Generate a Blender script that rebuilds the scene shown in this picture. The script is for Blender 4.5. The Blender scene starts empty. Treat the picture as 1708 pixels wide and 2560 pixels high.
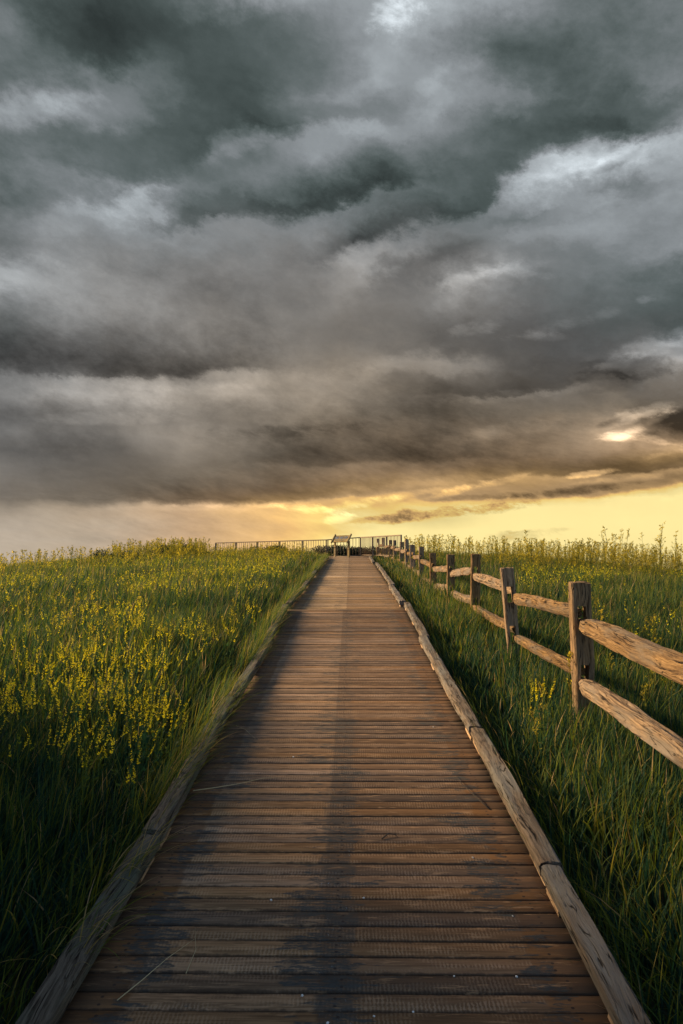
import bpy, math, random
import numpy as np
from mathutils import Matrix, Vector, noise
R = math.radians
rng = np.random.default_rng(7)
random.seed(7)
S = bpy.context.scene
COL = S.collection
EYE = 1.69
PITCH = R(5.0)
SUN_AZ = -74.0      # degrees from straight ahead, negative = left
SUN_EL = 22.0

# ---------------------------------------------------------------- helpers
def tag(o, label=None, cat=None, group=None, kind=None):
    if label: o['label'] = label
    if cat: o['category'] = cat
    if group: o['group'] = group
    if kind: o['kind'] = kind
    return o

def link(o, parent=None):
    COL.objects.link(o)
    if parent is not None: o.parent = parent
    return o

def empty(name, loc=(0, 0, 0), rz=0.0):
    o = bpy.data.objects.new(name, None)
    o.empty_display_size = 0.2
    o.location = loc; o.rotation_euler = (0, 0, rz)
    return link(o)

def mesh_np(name, V, F, mat=None, parent=None, attrs=None, smooth=False):
    """V (n,3), F (m,4) quads -> one linked mesh object"""
    V = np.asarray(V, np.float32); F = np.asarray(F, np.int32)
    me = bpy.data.meshes.new(name)
    me.vertices.add(len(V)); me.vertices.foreach_set('co', V.ravel())
    k = F.shape[1]
    me.loops.add(F.size); me.loops.foreach_set('vertex_index', F.ravel())
    me.polygons.add(len(F))
    me.polygons.foreach_set('loop_start', np.arange(0, F.size, k, dtype=np.int32))
    me.polygons.foreach_set('loop_total', np.full(len(F), k, np.int32))
    me.update(calc_edges=True)
    if smooth: me.polygons.foreach_set('use_smooth', np.ones(len(F), bool))
    for an, arr in (attrs or {}).items():
        a = me.attributes.new(an, 'FLOAT', 'POINT')
        a.data.foreach_set('value', np.asarray(arr, np.float32))
    if mat: me.materials.append(mat)
    o = bpy.data.objects.new(name, me)
    return link(o, parent)

class MB:
    """collects boxes, bars and tubes into one mesh"""
    def __init__(s): s.v = []; s.f = []
    def add(s, vs, fs):
        b = len(s.v); s.v += [tuple(v) for v in vs]; s.f += [tuple(i + b for i in f) for f in fs]
    def box(s, c, d, M=None, ch=0.0):
        x, y, z = d[0] / 2, d[1] / 2, d[2] / 2
        if ch <= 0:
            vs = [Vector((sx * x, sy * y, sz * z)) for sx in (-1, 1) for sy in (-1, 1) for sz in (-1, 1)]
            fs = [(0, 1, 3, 2), (4, 6, 7, 5), (0, 4, 5, 1), (2, 3, 7, 6), (0, 2, 6, 4), (1, 5, 7, 3)]
        else:   # all four long (x) edges chamfered
            pr = [(-y + ch, -z), (y - ch, -z), (y, -z + ch), (y, z - ch), (y - ch, z), (-y + ch, z), (-y, z - ch), (-y, -z + ch)]
            vs = [Vector((-x, a, b)) for a, b in pr] + [Vector((x, a, b)) for a, b in pr]
            fs = [(i, i + 8, (i + 1) % 8 + 8, (i + 1) % 8) for i in range(8)] + [tuple(range(8)), tuple(range(15, 7, -1))]
        c = Vector(c)
        s.add([(M @ v if M else v) + c for v in vs], fs)
    def bar(s, a, b, r, n=8):
        a, b = Vector(a), Vector(b); d = (b - a).normalized()
        u = d.orthogonal().normalized(); w = d.cross(u)
        vs = []
        for p in (a, b):
            for i in range(n):
                t = 2 * math.pi * i / n
                vs.append(p + (u * math.cos(t) + w * math.sin(t)) * r)
        s.add(vs, [(i, (i + 1) % n, (i + 1) % n + n, i + n) for i in range(n)] + [tuple(range(n))[::-1], tuple(range(n, 2 * n))])
    def tube(s, pts, rad, n=6):
        pts = [Vector(p) for p in pts]; vs = []; m = len(pts)
        for k, p in enumerate(pts):
            d = (pts[min(k + 1, m - 1)] - pts[max(k - 1, 0)]).normalized()
            u = d.cross(Vector((.3, .1, .95))).normalized(); w = d.cross(u)
            r = rad[k] if hasattr(rad, '__len__') else rad
            for i in range(n):
                t = 2 * math.pi * i / n
                vs.append(p + (u * math.cos(t) + w * math.sin(t)) * r)
        fs = []
        for k in range(m - 1):
            for i in range(n):
                fs.append((k * n + i, k * n + (i + 1) % n, (k + 1) * n + (i + 1) % n, (k + 1) * n + i))
        fs += [tuple(range(n))[::-1], tuple(range((m - 1) * n, m * n))]
        s.add(vs, fs)
    def build(s, name, mat, parent=None, smooth=False):
        me = bpy.data.meshes.new(name); me.from_pydata(s.v, [], s.f); me.materials.append(mat)
        if smooth: me.polygons.foreach_set('use_smooth', [True] * len(me.polygons))
        me.update()
        return link(bpy.data.objects.new(name, me), parent)

# ---------------------------------------------------------------- node helpers
class NT:
    def __init__(s, nt): s.t = nt; nt.nodes.clear()
    def n(s, typ, **kw):
        x = s.t.nodes.new(typ)
        for k, v in kw.items(): setattr(x, k, v)
        return x
    def l(s, a, b): s.t.links.new(a, b)
    def inp(s, sock, v):
        if isinstance(v, bpy.types.NodeSocket): s.l(v, sock)
        elif v is not None: sock.default_value = v
    def math(s, op, a, b=None, c=None, clamp=False):
        x = s.n('ShaderNodeMath', operation=op, use_clamp=clamp)
        s.inp(x.inputs[0], a)
        if b is not None: s.inp(x.inputs[1], b)
        if c is not None: s.inp(x.inputs[2], c)
        return x.outputs[0]
    def vmath(s, op, a, b=None):
        x = s.n('ShaderNodeVectorMath', operation=op)
        s.inp(x.inputs[0], a)
        if b is not None: s.inp(x.inputs[1], b)
        return x.outputs[0]
    def mix(s, f, a, b):
        x = s.n('ShaderNodeMix', data_type='RGBA'); s.inp(x.inputs[0], f)
        s.inp(x.inputs[6], a); s.inp(x.inputs[7], b); return x.outputs[2]
    def noise(s, vec, scale=5., detail=4., rough=.55, dist=0., col=False):
        x = s.n('ShaderNodeTexNoise'); s.inp(x.inputs['Vector'], vec)
        x.inputs['Scale'].default_value = scale; x.inputs['Detail'].default_value = detail
        x.inputs['Roughness'].default_value = rough; x.inputs['Distortion'].default_value = dist
        return x.outputs['Color' if col else 'Fac']
    def ramp(s, f, pts, interp='LINEAR'):
        x = s.n('ShaderNodeValToRGB'); s.inp(x.inputs[0], f); e = x.color_ramp.elements
        x.color_ramp.interpolation = interp
        while len(e) < len(pts): e.new(.5)
        for i, (p, c) in enumerate(pts):
            e[i].position = p; e[i].color = (*c, 1) if len(c) == 3 else c
        return x.outputs[0]
    def scale(s, vec, v):
        x = s.n('ShaderNodeMapping'); s.inp(x.inputs[0], vec); x.inputs['Scale'].default_value = v; return x.outputs[0]
    def step(s, v, lo, hi):
        x = s.n('ShaderNodeMapRange', interpolation_type='SMOOTHSTEP'); s.inp(x.inputs[0], v)
        x.inputs[1].default_value = lo; x.inputs[2].default_value = hi; return x.outputs[0]

def g(v): return (v, v, v)
def new_mat(name):
    m = bpy.data.materials.new(name); m.use_nodes = True
    return m, NT(m.node_tree)
def finish(t, col, rough=.8, bump=None, bstr=.5, bdist=.01, spec=.3):
    b = t.n('ShaderNodeBsdfPrincipled'); t.inp(b.inputs['Base Color'], col); t.inp(b.inputs['Roughness'], rough)
    b.inputs['Specular IOR Level'].default_value = spec
    if bump is not None:
        u = t.n('ShaderNodeBump'); u.inputs['Strength'].default_value = bstr; u.inputs['Distance'].default_value = bdist
        t.l(bump, u.inputs['Height']); t.l(u.outputs[0], b.inputs['Normal'])
    o = t.n('ShaderNodeOutputMaterial'); t.l(b.outputs[0], o.inputs[0]); return b

def wood_mat(name, light, mid, dark, crack=(.02, .014, .01), grey=None, rough=.85):
    """weathered timber, grain along the object's local X"""
    m, t = new_mat(name)
    tc = t.n('ShaderNodeTexCoord'); oi = t.n('ShaderNodeObjectInfo')
    off = t.math('MULTIPLY', oi.outputs['Random'], 37.0)
    cx = t.n('ShaderNodeCombineXYZ'); t.l(off, cx.inputs[0]); t.l(off, cx.inputs[1]); t.l(off, cx.inputs[2])
    p = t.vmath('ADD', tc.outputs['Object'], cx.outputs[0])
    warp = t.noise(t.scale(p, (1.2, 4, 4)), 2.0, 2, .5, col=True)
    pw = t.vmath('ADD', p, t.vmath('MULTIPLY', t.vmath('SUBTRACT', warp, (.5, .5, .5)), (0., .09, .09)))
    grain = t.noise(t.scale(pw, (.8, 46, 46)), 1.6, 7, .68)
    fine = t.noise(t.scale(pw, (6, 170, 170)), 1.5, 3, .6)
    blot = t.noise(t.scale(p, (1.6, 6, 6)), 1.5, 4, .6)
    col = t.ramp(grain, [(.34, dark), (.46, mid), (.62, light)])
    if grey: col = t.mix(t.step(blot, .42, .66), col, (*grey, 1))
    col = t.mix(t.math('MULTIPLY', t.step(fine, .5, .72), .35), col, (*dark, 1))
    ck = t.noise(t.scale(pw, (.55, 32, 32)), 1.3, 3, .45)
    ckm = t.math('SUBTRACT', 1.0, t.step(t.math('ABSOLUTE', t.math('SUBTRACT', ck, .5)), .006, .028))
    ckm = t.math('MULTIPLY', ckm, t.step(t.noise(t.scale(p, (2.5, 9, 9)), 2., 3), .44, .6))
    vo = t.n('ShaderNodeTexVoronoi'); t.l(t.scale(pw, (2.6, 8, 8)), vo.inputs['Vector']); vo.inputs['Scale'].default_value = .7
    knot = t.math('SUBTRACT', 1.0, t.step(vo.outputs['Distance'], .07, .17))
    col = t.mix(t.math('MULTIPLY', knot, .45), col, (*dark, 1))
    col = t.mix(ckm, col, (*crack, 1))
    hs = t.n('ShaderNodeHueSaturation'); t.l(col, hs.inputs['Color'])
    t.l(t.math('MULTIPLY_ADD', oi.outputs['Random'], .3, .85), hs.inputs['Value'])
    t.l(t.math('MULTIPLY_ADD', oi.outputs['Random'], -.25, 1.1), hs.inputs['Saturation'])
    h = t.math('ADD', t.math('MULTIPLY', grain, .8), t.math('MULTIPLY', fine, .3))
    h = t.math('SUBTRACT', h, t.math('MULTIPLY', ckm, .9))
    finish(t, hs.outputs[0], rough, h, 1., .02, .15)
    return m

WOOD_FENCE = wood_mat('fence_wood', (.35, .215, .10), (.19, .112, .053), (.04, .024, .014), grey=(.17, .128, .09))
WOOD_POST = wood_mat('post_wood', (.38, .235, .115), (.23, .135, .065), (.06, .034, .018), grey=(.23, .155, .09))
WOOD_KERB = wood_mat('kerb_wood', (.26, .195, .14), (.145, .106, .074), (.035, .026, .02), grey=(.20, .178, .15))
WOOD_KERB_LEFT = wood_mat('left_kerb_wood', (.20, .165, .125), (.115, .092, .068), (.035, .028, .020), grey=(.12, .125, .09))  # darker, duller timber used for the left-hand kerb
WOOD_BLOCK = wood_mat('block_wood', (.55, .36, .2), (.42, .26, .14), (.2, .12, .07))
WOOD_SIGN = wood_mat('sign_wood', (.44, .30, .12), (.35, .235, .09), (.22, .14, .055))

# ---------------------------------------------------------------- heights
def deckz(y):
    y = np.asarray(y, float)
    return np.minimum(.1037 * y, 1.099 + .0633 * (y - 10.6))
PC0, PCS = -.045, .0128          # centre line of the walk: x = PC0 + PCS*y
def pcx(y): return PC0 + PCS * y
def sstep(a, b, x):
    t = np.clip((x - a) / (b - a), 0, 1); return t * t * (3 - 2 * t)
def gz(x, y):
    x = np.asarray(x, float); y = np.asarray(y, float)
    z = deckz(np.minimum(y, 31.0)) - .17
    yy = np.maximum(y - 32, 0)
    z = z - np.where(yy < 22, .0065 * yy ** 2, .0065 * 484 + .286 * (yy - 22))
    dl = np.clip(-x - 3, 0, 60); dr = np.clip(x - 3, 0, 60)
    z = z - np.where(dl < 18, .0046 * dl ** 2, .0046 * 324 + .166 * (dl - 18)) * sstep(6, 20, y)
    z = z - np.where(dr < 16, .0062 * dr ** 2, .0062 * 256 + .198 * (dr - 16)) * sstep(6, 20, y)
    z = z + .05 * np.sin(x * 1.3 + y * .7) * np.sin(y * .9 - x * .4) * sstep(1.2, 2.5, np.abs(x - pcx(y)))
    # grassy knoll added left, outside the picture, to shade the near boards
    d = -x - (.52 * y + 1.5)
    Hk = np.interp(y, [-40, -14, -6, 3.5, 5.5, 7.5, 10, 12.5, 15], [0, 2.8, 5.6, 5.5, 4.6, 3.1, 1.6, .5, 0])
    back = 1 - sstep(16, 34, -x)
    z = z + sstep(0, 5.0, d) * Hk * back * np.where(y < -2, sstep(3, 6, -x), 1.)
    return np.maximum(z, -24 + .0 * z)

# ---------------------------------------------------------------- ground
def axis(lim, n, k=5.5):
    t = np.linspace(-1, 1, n); return np.sinh(t * k) / math.sinh(k) * lim
xs = axis(3500, 181, 8.0); ys = axis(3500, 221, 7.6) + 6
X, Y = np.meshgrid(xs, ys)
V = np.stack([X, Y, gz(X, Y)], -1).reshape(-1, 3)
nx, ny = len(xs), len(ys)
i = (np.arange(ny - 1)[:, None] * nx + np.arange(nx - 1)[None]).ravel()
F = np.stack([i, i + 1, i + nx + 1, i + nx], 1)
m, t = new_mat('soil')
tc = t.n('ShaderNodeTexCoord')
a = t.noise(tc.outputs['Object'], 1.3, 5, .6); b = t.noise(tc.outputs['Object'], 22, 4, .6)
c = t.ramp(a, [(.35, (.022, .026, .012)), (.5, (.04, .042, .018)), (.68, (.07, .06, .028))])
c = t.mix(t.math('MULTIPLY', b, .5), c, (.035, .028, .018, 1))
finish(t, c, .95, b, .6, .03, .1)
tag(mesh_np('ground', V, F, m, smooth=True), 'dark soil and turf of the hill that the boardwalk climbs', 'ground', kind='structure')

# ---------------------------------------------------------------- boardwalk
walk = empty('boardwalk', (PC0, 0, 0), -math.atan(PCS))
tag(walk, 'worn brown plank boardwalk climbing to the lookout between the grass fields', 'boardwalk', kind='structure')
HW = .885

def deck_material(name, far):
    m, t = new_mat(name)
    tc = t.n('ShaderNodeTexCoord'); P = tc.outputs['Object']
    sx = t.n('ShaderNodeSeparateXYZ'); t.l(P, sx.inputs[0]); x = sx.outputs[0]; y = sx.outputs[1]
    at = t.n('ShaderNodeAttribute', attribute_name='rnd'); rnd = at.outputs['Fac']
    ro = t.n('ShaderNodeCombineXYZ'); t.l(t.math('MULTIPLY', rnd, 19.), ro.inputs[0]); t.l(t.math('MULTIPLY', rnd, 3.), ro.inputs[2])
    Pp = t.vmath('ADD', P, ro.outputs[0])                       # shifted per plank
    grain = t.noise(t.scale(Pp, (3.0, 75, 75)), 1.2, 5, .62)
    blot = t.noise(t.scale(Pp, (2.2, 9, 9)), 1.5, 5, .6)
    # boundaries of the worn coat wander along the walk and jump from plank to plank
    wob = t.math('MULTIPLY', t.math('SUBTRACT', t.noise(t.scale(P, (2., 2.2, 2)), 1.4, 3), .5), .22)
    jmp = t.math('MULTIPLY', t.math('SUBTRACT', rnd, .5), .035)
    hf = t.math('MULTIPLY', t.math('SUBTRACT', t.noise(t.scale(P, (14, 60, 9)), 1.5, 4, .7), .5), .035)
    xe = t.math('ADD', t.math('ADD', x, t.math('MULTIPLY', wob, .35)), t.math('ADD', jmp, hf))
    xs_ = t.math('ADD', x, t.math('MULTIPLY', hf, .4))
    if not far:
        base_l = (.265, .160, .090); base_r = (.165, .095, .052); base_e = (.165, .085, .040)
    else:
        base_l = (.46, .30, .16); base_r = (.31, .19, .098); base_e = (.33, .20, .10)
    side = t.step(xs_, -.075 if not far else -.03, -.06 if not far else 0.)
    col = t.mix(side, (*base_l, 1), (*base_r, 1))
    # bare brown ends of the planks under the kerbs
    edge = t.step(t.math('ADD', t.math('ABSOLUTE', x), t.math('ADD', t.math('MULTIPLY', jmp, .6), hf)), .70, .72)
    col = t.mix(edge, col, (*base_e, 1))
    # sawn plank grain
    col = t.mix(t.math('MULTIPLY', t.step(grain, .40, .62), .72), col, (.085, .048, .026, 1))
    # ribbed, worn light patches inside the coat
    wv = t.n('ShaderNodeTexWave', wave_type='BANDS', bands_direction='X'); t.l(Pp, wv.inputs[0])
    wv.inputs['Scale'].default_value = 22.; wv.inputs['Distortion'].default_value = 3.5; wv.inputs['Detail'].default_value = 2
    wv.inputs['Detail Scale'].default_value = 3
    rib = t.math('MULTIPLY', t.step(wv.outputs['Fac'], .35, .75), t.step(blot, .44, .6))
    rib = t.math('MULTIPLY', rib, t.math('SUBTRACT', 1., edge))
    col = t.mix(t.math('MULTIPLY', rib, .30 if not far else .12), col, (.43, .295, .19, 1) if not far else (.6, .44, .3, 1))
    # plank to plank tone
    tone = t.math('MULTIPLY_ADD', rnd, .75, .62)
    hs = t.n('ShaderNodeHueSaturation'); t.l(col, hs.inputs['Color']); t.l(tone, hs.inputs['Value'])
    t.l(t.math('MULTIPLY_ADD', t.math('FRACT', t.math('MULTIPLY', rnd, 7.3)), .3, .85), hs.inputs['Saturation'])
    col = hs.outputs[0]
    # what is left of a dark blue-grey grip coat: a stripe down the middle, patches by the kerbs
    tar_c = t.mix(t.noise(P, 60, 3), (.022, .026, .026, 1), (.062, .068, .064, 1))
    d1 = t.math('ABSOLUTE', t.math('ADD', xe, .012))
    stripe = t.math('SUBTRACT', 1., t.step(d1, .06, .075))
    pn = t.noise(t.scale(P, (2.6, 5.5, 2)), 1.2, 4, .62); pn2 = t.noise(t.scale(Pp, (5, 40, 5)), 1., 4, .65)
    patch = t.math('ADD', t.math('MULTIPLY', pn, .62), t.math('MULTIPLY', pn2, .42))
    near_mid = t.math('SUBTRACT', 1., t.step(t.math('ABSOLUTE', t.math('ADD', x, .06)), .05, .32))
    near_edge = t.math('MULTIPLY', t.step(t.math('ABSOLUTE', x), .42, .7), t.math('SUBTRACT', 1., t.step(t.math('ABSOLUTE', x), .74, .86)))
    bias = t.math('ADD', t.math('MULTIPLY', near_mid, .13), t.math('MULTIPLY', near_edge, .13))
    pm = t.step(t.math('ADD', patch, bias), .645, .675) if not far else t.step(t.math('ADD', patch, bias), .66, .69)
    fade = t.step(y, 3.0, 6.5) if not far else None
    if not far:
        sm = t.math('MULTIPLY', stripe, t.math('MULTIPLY_ADD', fade, -.75, 1.))
        sm = t.math('MULTIPLY', sm, t.step(t.math('ADD', pn2, t.math('MULTIPLY_ADD', fade, -.12, .18)), .42, .5))
        tar = t.math('MAXIMUM', t.math('MULTIPLY', sm, .7), t.math('MULTIPLY', pm, t.math('MULTIPLY_ADD', fade, -.25, 1.)))
    else:
        tar = t.math('MULTIPLY', pm, .8)
    speck = t.step(t.noise(t.scale(Pp, (16, 55, 30)), 1.4, 5, .7), .46, .60)
    tar = t.math('MULTIPLY', tar, t.math('MULTIPLY_ADD', speck, -.62, .88))
    col = t.mix(tar, col, tar_c)
    # pale chips of paint in the stripe, nail heads
    chip = t.math('MULTIPLY', t.step(t.noise(t.scale(P, (90, 22, 30)), 1.3, 3), .68, .72), stripe)
    col = t.mix(t.math('MULTIPLY', chip, .6), col, (.22, .27, .30, 1))
    # nail heads over the joists, dirt worn into the plank edges
    av = t.n('ShaderNodeAttribute', attribute_name='across').outputs['Fac']
    nx_ = t.math('ABSOLUTE', t.math('SUBTRACT', t.math('ABSOLUTE', t.math('ADD', x, t.math('MULTIPLY', t.math('SUBTRACT', rnd, .5), .03))), t.math('MULTIPLY', t.math('GREATER_THAN', t.math('ABSOLUTE', x), .4), .79)))
    nv_ = t.math('MULTIPLY', t.math('ABSOLUTE', t.math('SUBTRACT', t.math('ABSOLUTE', av), .45)), .045)
    nd_ = t.math('SQRT', t.math('ADD', t.math('MULTIPLY', nx_, nx_), t.math('MULTIPLY', nv_, nv_)))
    col = t.mix(t.math('MULTIPLY', t.math('SUBTRACT', 1., t.step(nd_, .0048, .0075)), .85), col, (.03, .02, .016, 1))
    ragged = t.math('ADD', t.math('ABSOLUTE', av), t.math('MULTIPLY', t.math('SUBTRACT', t.noise(t.scale(Pp, (20, 20, 20)), 1.3, 4, .65), .5), .8))
    col = t.mix(t.math('MULTIPLY', t.step(ragged, .78, 1.02), .7), col, (.045, .028, .018, 1))
    worn = t.math('MULTIPLY', t.step(t.noise(t.scale(Pp, (5, 30, 9)), 1.4, 5, .68), .56, .66), t.math('SUBTRACT', 1., tar))
    col = t.mix(t.math('MULTIPLY', worn, .55), col, (.40, .235, .12, 1))
    # damp dirt along the edges
    dirt = t.math('MULTIPLY', t.step(t.math('ADD', t.math('ABSOLUTE', x), t.math('MULTIPLY', t.math('SUBTRACT', blot, .5), .3)), .72, .9), .55)
    col = t.mix(dirt, col, (.07, .05, .035, 1))
    h = t.math('ADD', t.math('MULTIPLY', grain, .6), t.math('MULTIPLY', rib, .12))
    h = t.math('ADD', h, t.math('MULTIPLY', tar, .5))
    finish(t, col, t.math('MULTIPLY_ADD', tar, -.08, .86), h, .5, .006, .2)
    return m
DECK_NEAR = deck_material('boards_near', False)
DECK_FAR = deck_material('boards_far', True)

def planks(name, y0, y1, pitch, gap, mat, half, rag, label):
    V = []; F = []; A = []; B_ = []
    y = y0; k = 0
    while y < y1:
        pw = pitch * random.uniform(.95, 1.05)
        th = .038; w = pw - gap * random.uniform(.6, 1.5)
        yc = y + pw / 2; zc = float(deckz(yc)); sl = .1037 if yc < 10.6 else .0633
        xl = -half + random.uniform(-rag, rag); xr = half + random.uniform(-rag, rag)
        tilt = R(random.gauss(0, .10)); dz = random.gauss(0, .0013); roll = random.gauss(0, .006)
        c = .0022
        prof = [(-w / 2, -th), (w / 2, -th), (w / 2, -c), (w / 2 - c, 0), (-w / 2 + c, 0), (-w / 2, -c)]
        nxs = 12; b = len(V)
        bow = random.gauss(0, .0015); rr = random.random()
        for q in range(nxs + 1):
            x = xl + (xr - xl) * q / nxs; s_ = (x / half)
            wob = bow * (1 - s_ * s_) + random.gauss(0, .0005)
            for (a_, h_) in prof:
                yy = yc + a_ + x * math.tan(tilt) + wob
                V.append((x, yy, zc + (yy - yc) * sl + h_ + dz + roll * a_ + .0015 * bow * 100 * s_ * s_)); A.append(rr); B_.append(2 * a_ / w)
        for q in range(nxs):
            for e in range(6):
                F.append((b + q * 6 + e, b + q * 6 + (e + 1) % 6, b + (q + 1) * 6 + (e + 1) % 6, b + (q + 1) * 6 + e))
        e = b + nxs * 6
        F += [(b, b + 5, b + 2, b + 1), (b + 5, b + 4, b + 3, b + 2), (e, e + 1, e + 2, e + 5), (e + 5, e + 2, e + 3, e + 4)]
        y += pw; k += 1
    o = mesh_np(name, V, F, mat, walk, {'rnd': A, 'across': B_})
    o['label'] = label
    return y
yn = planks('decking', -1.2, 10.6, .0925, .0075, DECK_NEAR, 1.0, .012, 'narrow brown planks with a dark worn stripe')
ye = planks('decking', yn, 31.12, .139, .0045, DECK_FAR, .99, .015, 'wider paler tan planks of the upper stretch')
for sx in (-.86, 0, .86):
    mb = MB()
    for (a_, b_) in ((-1.2, 10.5), (10.6, 31.0)):
        za, zb = float(deckz(a_)) - .105, float(deckz(b_)) - .105
        L = math.hypot(b_ - a_, zb - za); M = Matrix.Rotation(math.atan2(zb - za, b_ - a_), 3, 'X') @ Matrix.Rotation(R(90), 3, 'Z')
        mb.box((sx, (a_ + b_) / 2, (za + zb) / 2), (L, .05, .12), M)
    mb.build('joist', WOOD_KERB, walk)

# rough timber along local X, centred on the origin
def timber(name, mat, L, w, h, seed, taper=0.0, tl=.14, rough=.006, twist=0., bend=.0, wane=.2, nseg=None, parent=None, label=None):
    nseg = nseg or max(8, int(L / .05)); nr = 16
    V = []; F = []
    so = Vector((seed * 3.17, seed * 1.91, seed * 7.3))
    # cross-section: a box with tight worn corners, or an irregular split wedge when wane is high
    rr0 = random.Random(seed)
    cor = [(1, 1), (-1, 1), (-1, -1), (1, -1)]
    if wane > .3:
        cor = [(a * rr0.uniform(.62, 1.05), b * rr0.uniform(.70, 1.05)) for a, b in cor]
    cc_ = .10 if wane <= .3 else .16
    prof = []
    for k in range(4):
        p, q_ = cor[k], cor[(k + 1) % 4]
        bulge = rr0.uniform(.0, .14) if wane > .3 else 0
        for f_ in (cc_, .37, .63, 1 - cc_):
            mul = 1 + bulge * (1 - abs(2 * f_ - 1))
            prof.append(((p[0] + (q_[0] - p[0]) * f_) * mul, (p[1] + (q_[1] - p[1]) * f_) * mul))
    for q in range(nseg + 1):
        u = q / nseg; x = -L / 2 + L * u
        e = min(u, 1 - u) * L
        tp = 1.0 if taper <= 0 else 1 - taper * (1 - float(sstep(0, tl, e)))
        a1 = noise.noise(Vector((x * 1.1, 0, 0)) + so); a2 = noise.noise(Vector((x * 1.1, 9, 0)) + so)
        a3 = noise.noise(Vector((x * 1.6, 0, 5)) + so); a4 = noise.noise(Vector((x * .8, 4, 5)) + so)
        for k in range(nr):
            cc, ss = prof[k]
            yy, zz = cc * w / 2, ss * h / 2
            d = noise.fractal(Vector((x * 2.2, cc * 1.3, ss * 1.3)) + so, 1., 2., 4)
            g2 = noise.noise(Vector((x * .9, cc * 6, ss * 6)) + so)
            f = 1 + (d * rough + g2 * rough * 1.3) / (min(w, h) / 2)
            f *= 1 + wane * (.16 * a3 * cc + .16 * a4 * ss)
            th = twist * (u - .5) + wane * .35 * a4
            yy, zz = yy * f, zz * f
            grv = noise.noise(Vector((x * 1.7, cc * 11, ss * 11)) + so) * (.0035 if wane > .3 else .0012)
            yy += cc * grv; zz += ss * grv
            y2 = yy * math.cos(th) - zz * math.sin(th); z2 = yy * math.sin(th) + zz * math.cos(th)
            V.append((x + noise.noise(Vector((cc * 3, ss * 3, q * .01)) + so) * .008 * (1 if 0 < q < nseg else 2),
                      y2 * tp + bend * a1 * (1 if taper == 0 else min(1, e / .3)), z2 * (tp * .5 + .5 if taper else 1) * (1 if not taper else (1 - .25 * (1 - float(sstep(0, tl, e))))) + bend * a2 * (1 if taper == 0 else min(1, e / .3))))
    for q in range(nseg):
        for k in range(nr):
            F.append((q * nr + k, (q + 1) * nr + k, (q + 1) * nr + (k + 1) % nr, q * nr + (k + 1) % nr))
    b = nseg * nr
    me = bpy.data.meshes.new(name)
    me.from_pydata(V, [], F + [tuple(range(nr)), tuple(range(b + nr - 1, b - 1, -1))])
    me.materials.append(mat)
    me.update()
    o = bpy.data.objects.new(name, me)
    link(o, parent)
    if label: o['label'] = label
    return o

def aim(o, a, b):
    """put a local-X timber between two points"""
    a, b = Vector(a), Vector(b); d = (b - a).normalized()
    z = Vector((0, 0, 1)); y = z.cross(d).normalized(); z = d.cross(y)
    M = Matrix((d, y, z)).transposed().to_4x4(); M.translation = (a + b) / 2
    o.matrix_local = M

# kerb timbers on spacer blocks: (side, y0, y1, x shift)
KX = .912; KW = .092; KH = .070; KZ = .038
kerbs = [(1, -.6, 1.35, 0), (1, 1.36, 3.10, .0), (1, 3.11, 4.88, .012), (1, 4.89, 8.1, -.006), (1, 8.12, 10.75, .016),
         (1, 10.95, 14.2, -.035), (1, 14.22, 17.4, .015), (1, 17.42, 20.6, .03), (1, 20.62, 23.2, .03), (1, 23.9, 28.6, -.05),
         (-1, -.6, 1.9, 0), (-1, 1.91, 3.35, .0), (-1, 3.37, 5.6, .006), (-1, 5.62, 8.0, -.01), (-1, 8.02, 10.55, .02),
         (-1, 10.75, 14.1, .0), (-1, 14.12, 17.2, .0), (-1, 17.22, 20.4, .0), (-1, 20.42, 23.8, .0), (-1, 24., 28.2, -.02)]
for n_, (sd, a_, b_, dx) in enumerate(kerbs):
    L = b_ - a_ - .006; x = sd * (KX + dx)
    tw = random.gauss(0, .008); hh = KH * random.uniform(.92, 1.06); ww = KW * random.uniform(.95, 1.08)
    o = timber('kerb_timber', WOOD_KERB if sd > 0 else WOOD_KERB_LEFT, L, ww, hh, n_ + 1, rough=.0038, wane=.08, bend=.005, parent=walk)
    sl = .1037 if (a_ + b_) / 2 < 10.6 else .0633
    za = float(deckz(a_)) + KZ + hh / 2; zb = za + sl * (b_ - a_)
    aim(o, (x - tw, a_, za), (x + tw, b_, zb))
    nb = max(2, int(round(L / 1.1)) + 1)
    for q in range(nb):
        u = .12 + (L - .24) * q / (nb - 1)
        bl = timber('spacer_block', WOOD_BLOCK, random.uniform(.16, .26), .085, KZ + .004, 200 + n_ * 7 + q, rough=.002, wane=.05)
        bl.parent = o
        bl.location = (-L / 2 + u, -sd * -.004 * 0 + (sd * -.012), -hh / 2 - KZ / 2)

zp = float(deckz(30.15))

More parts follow.
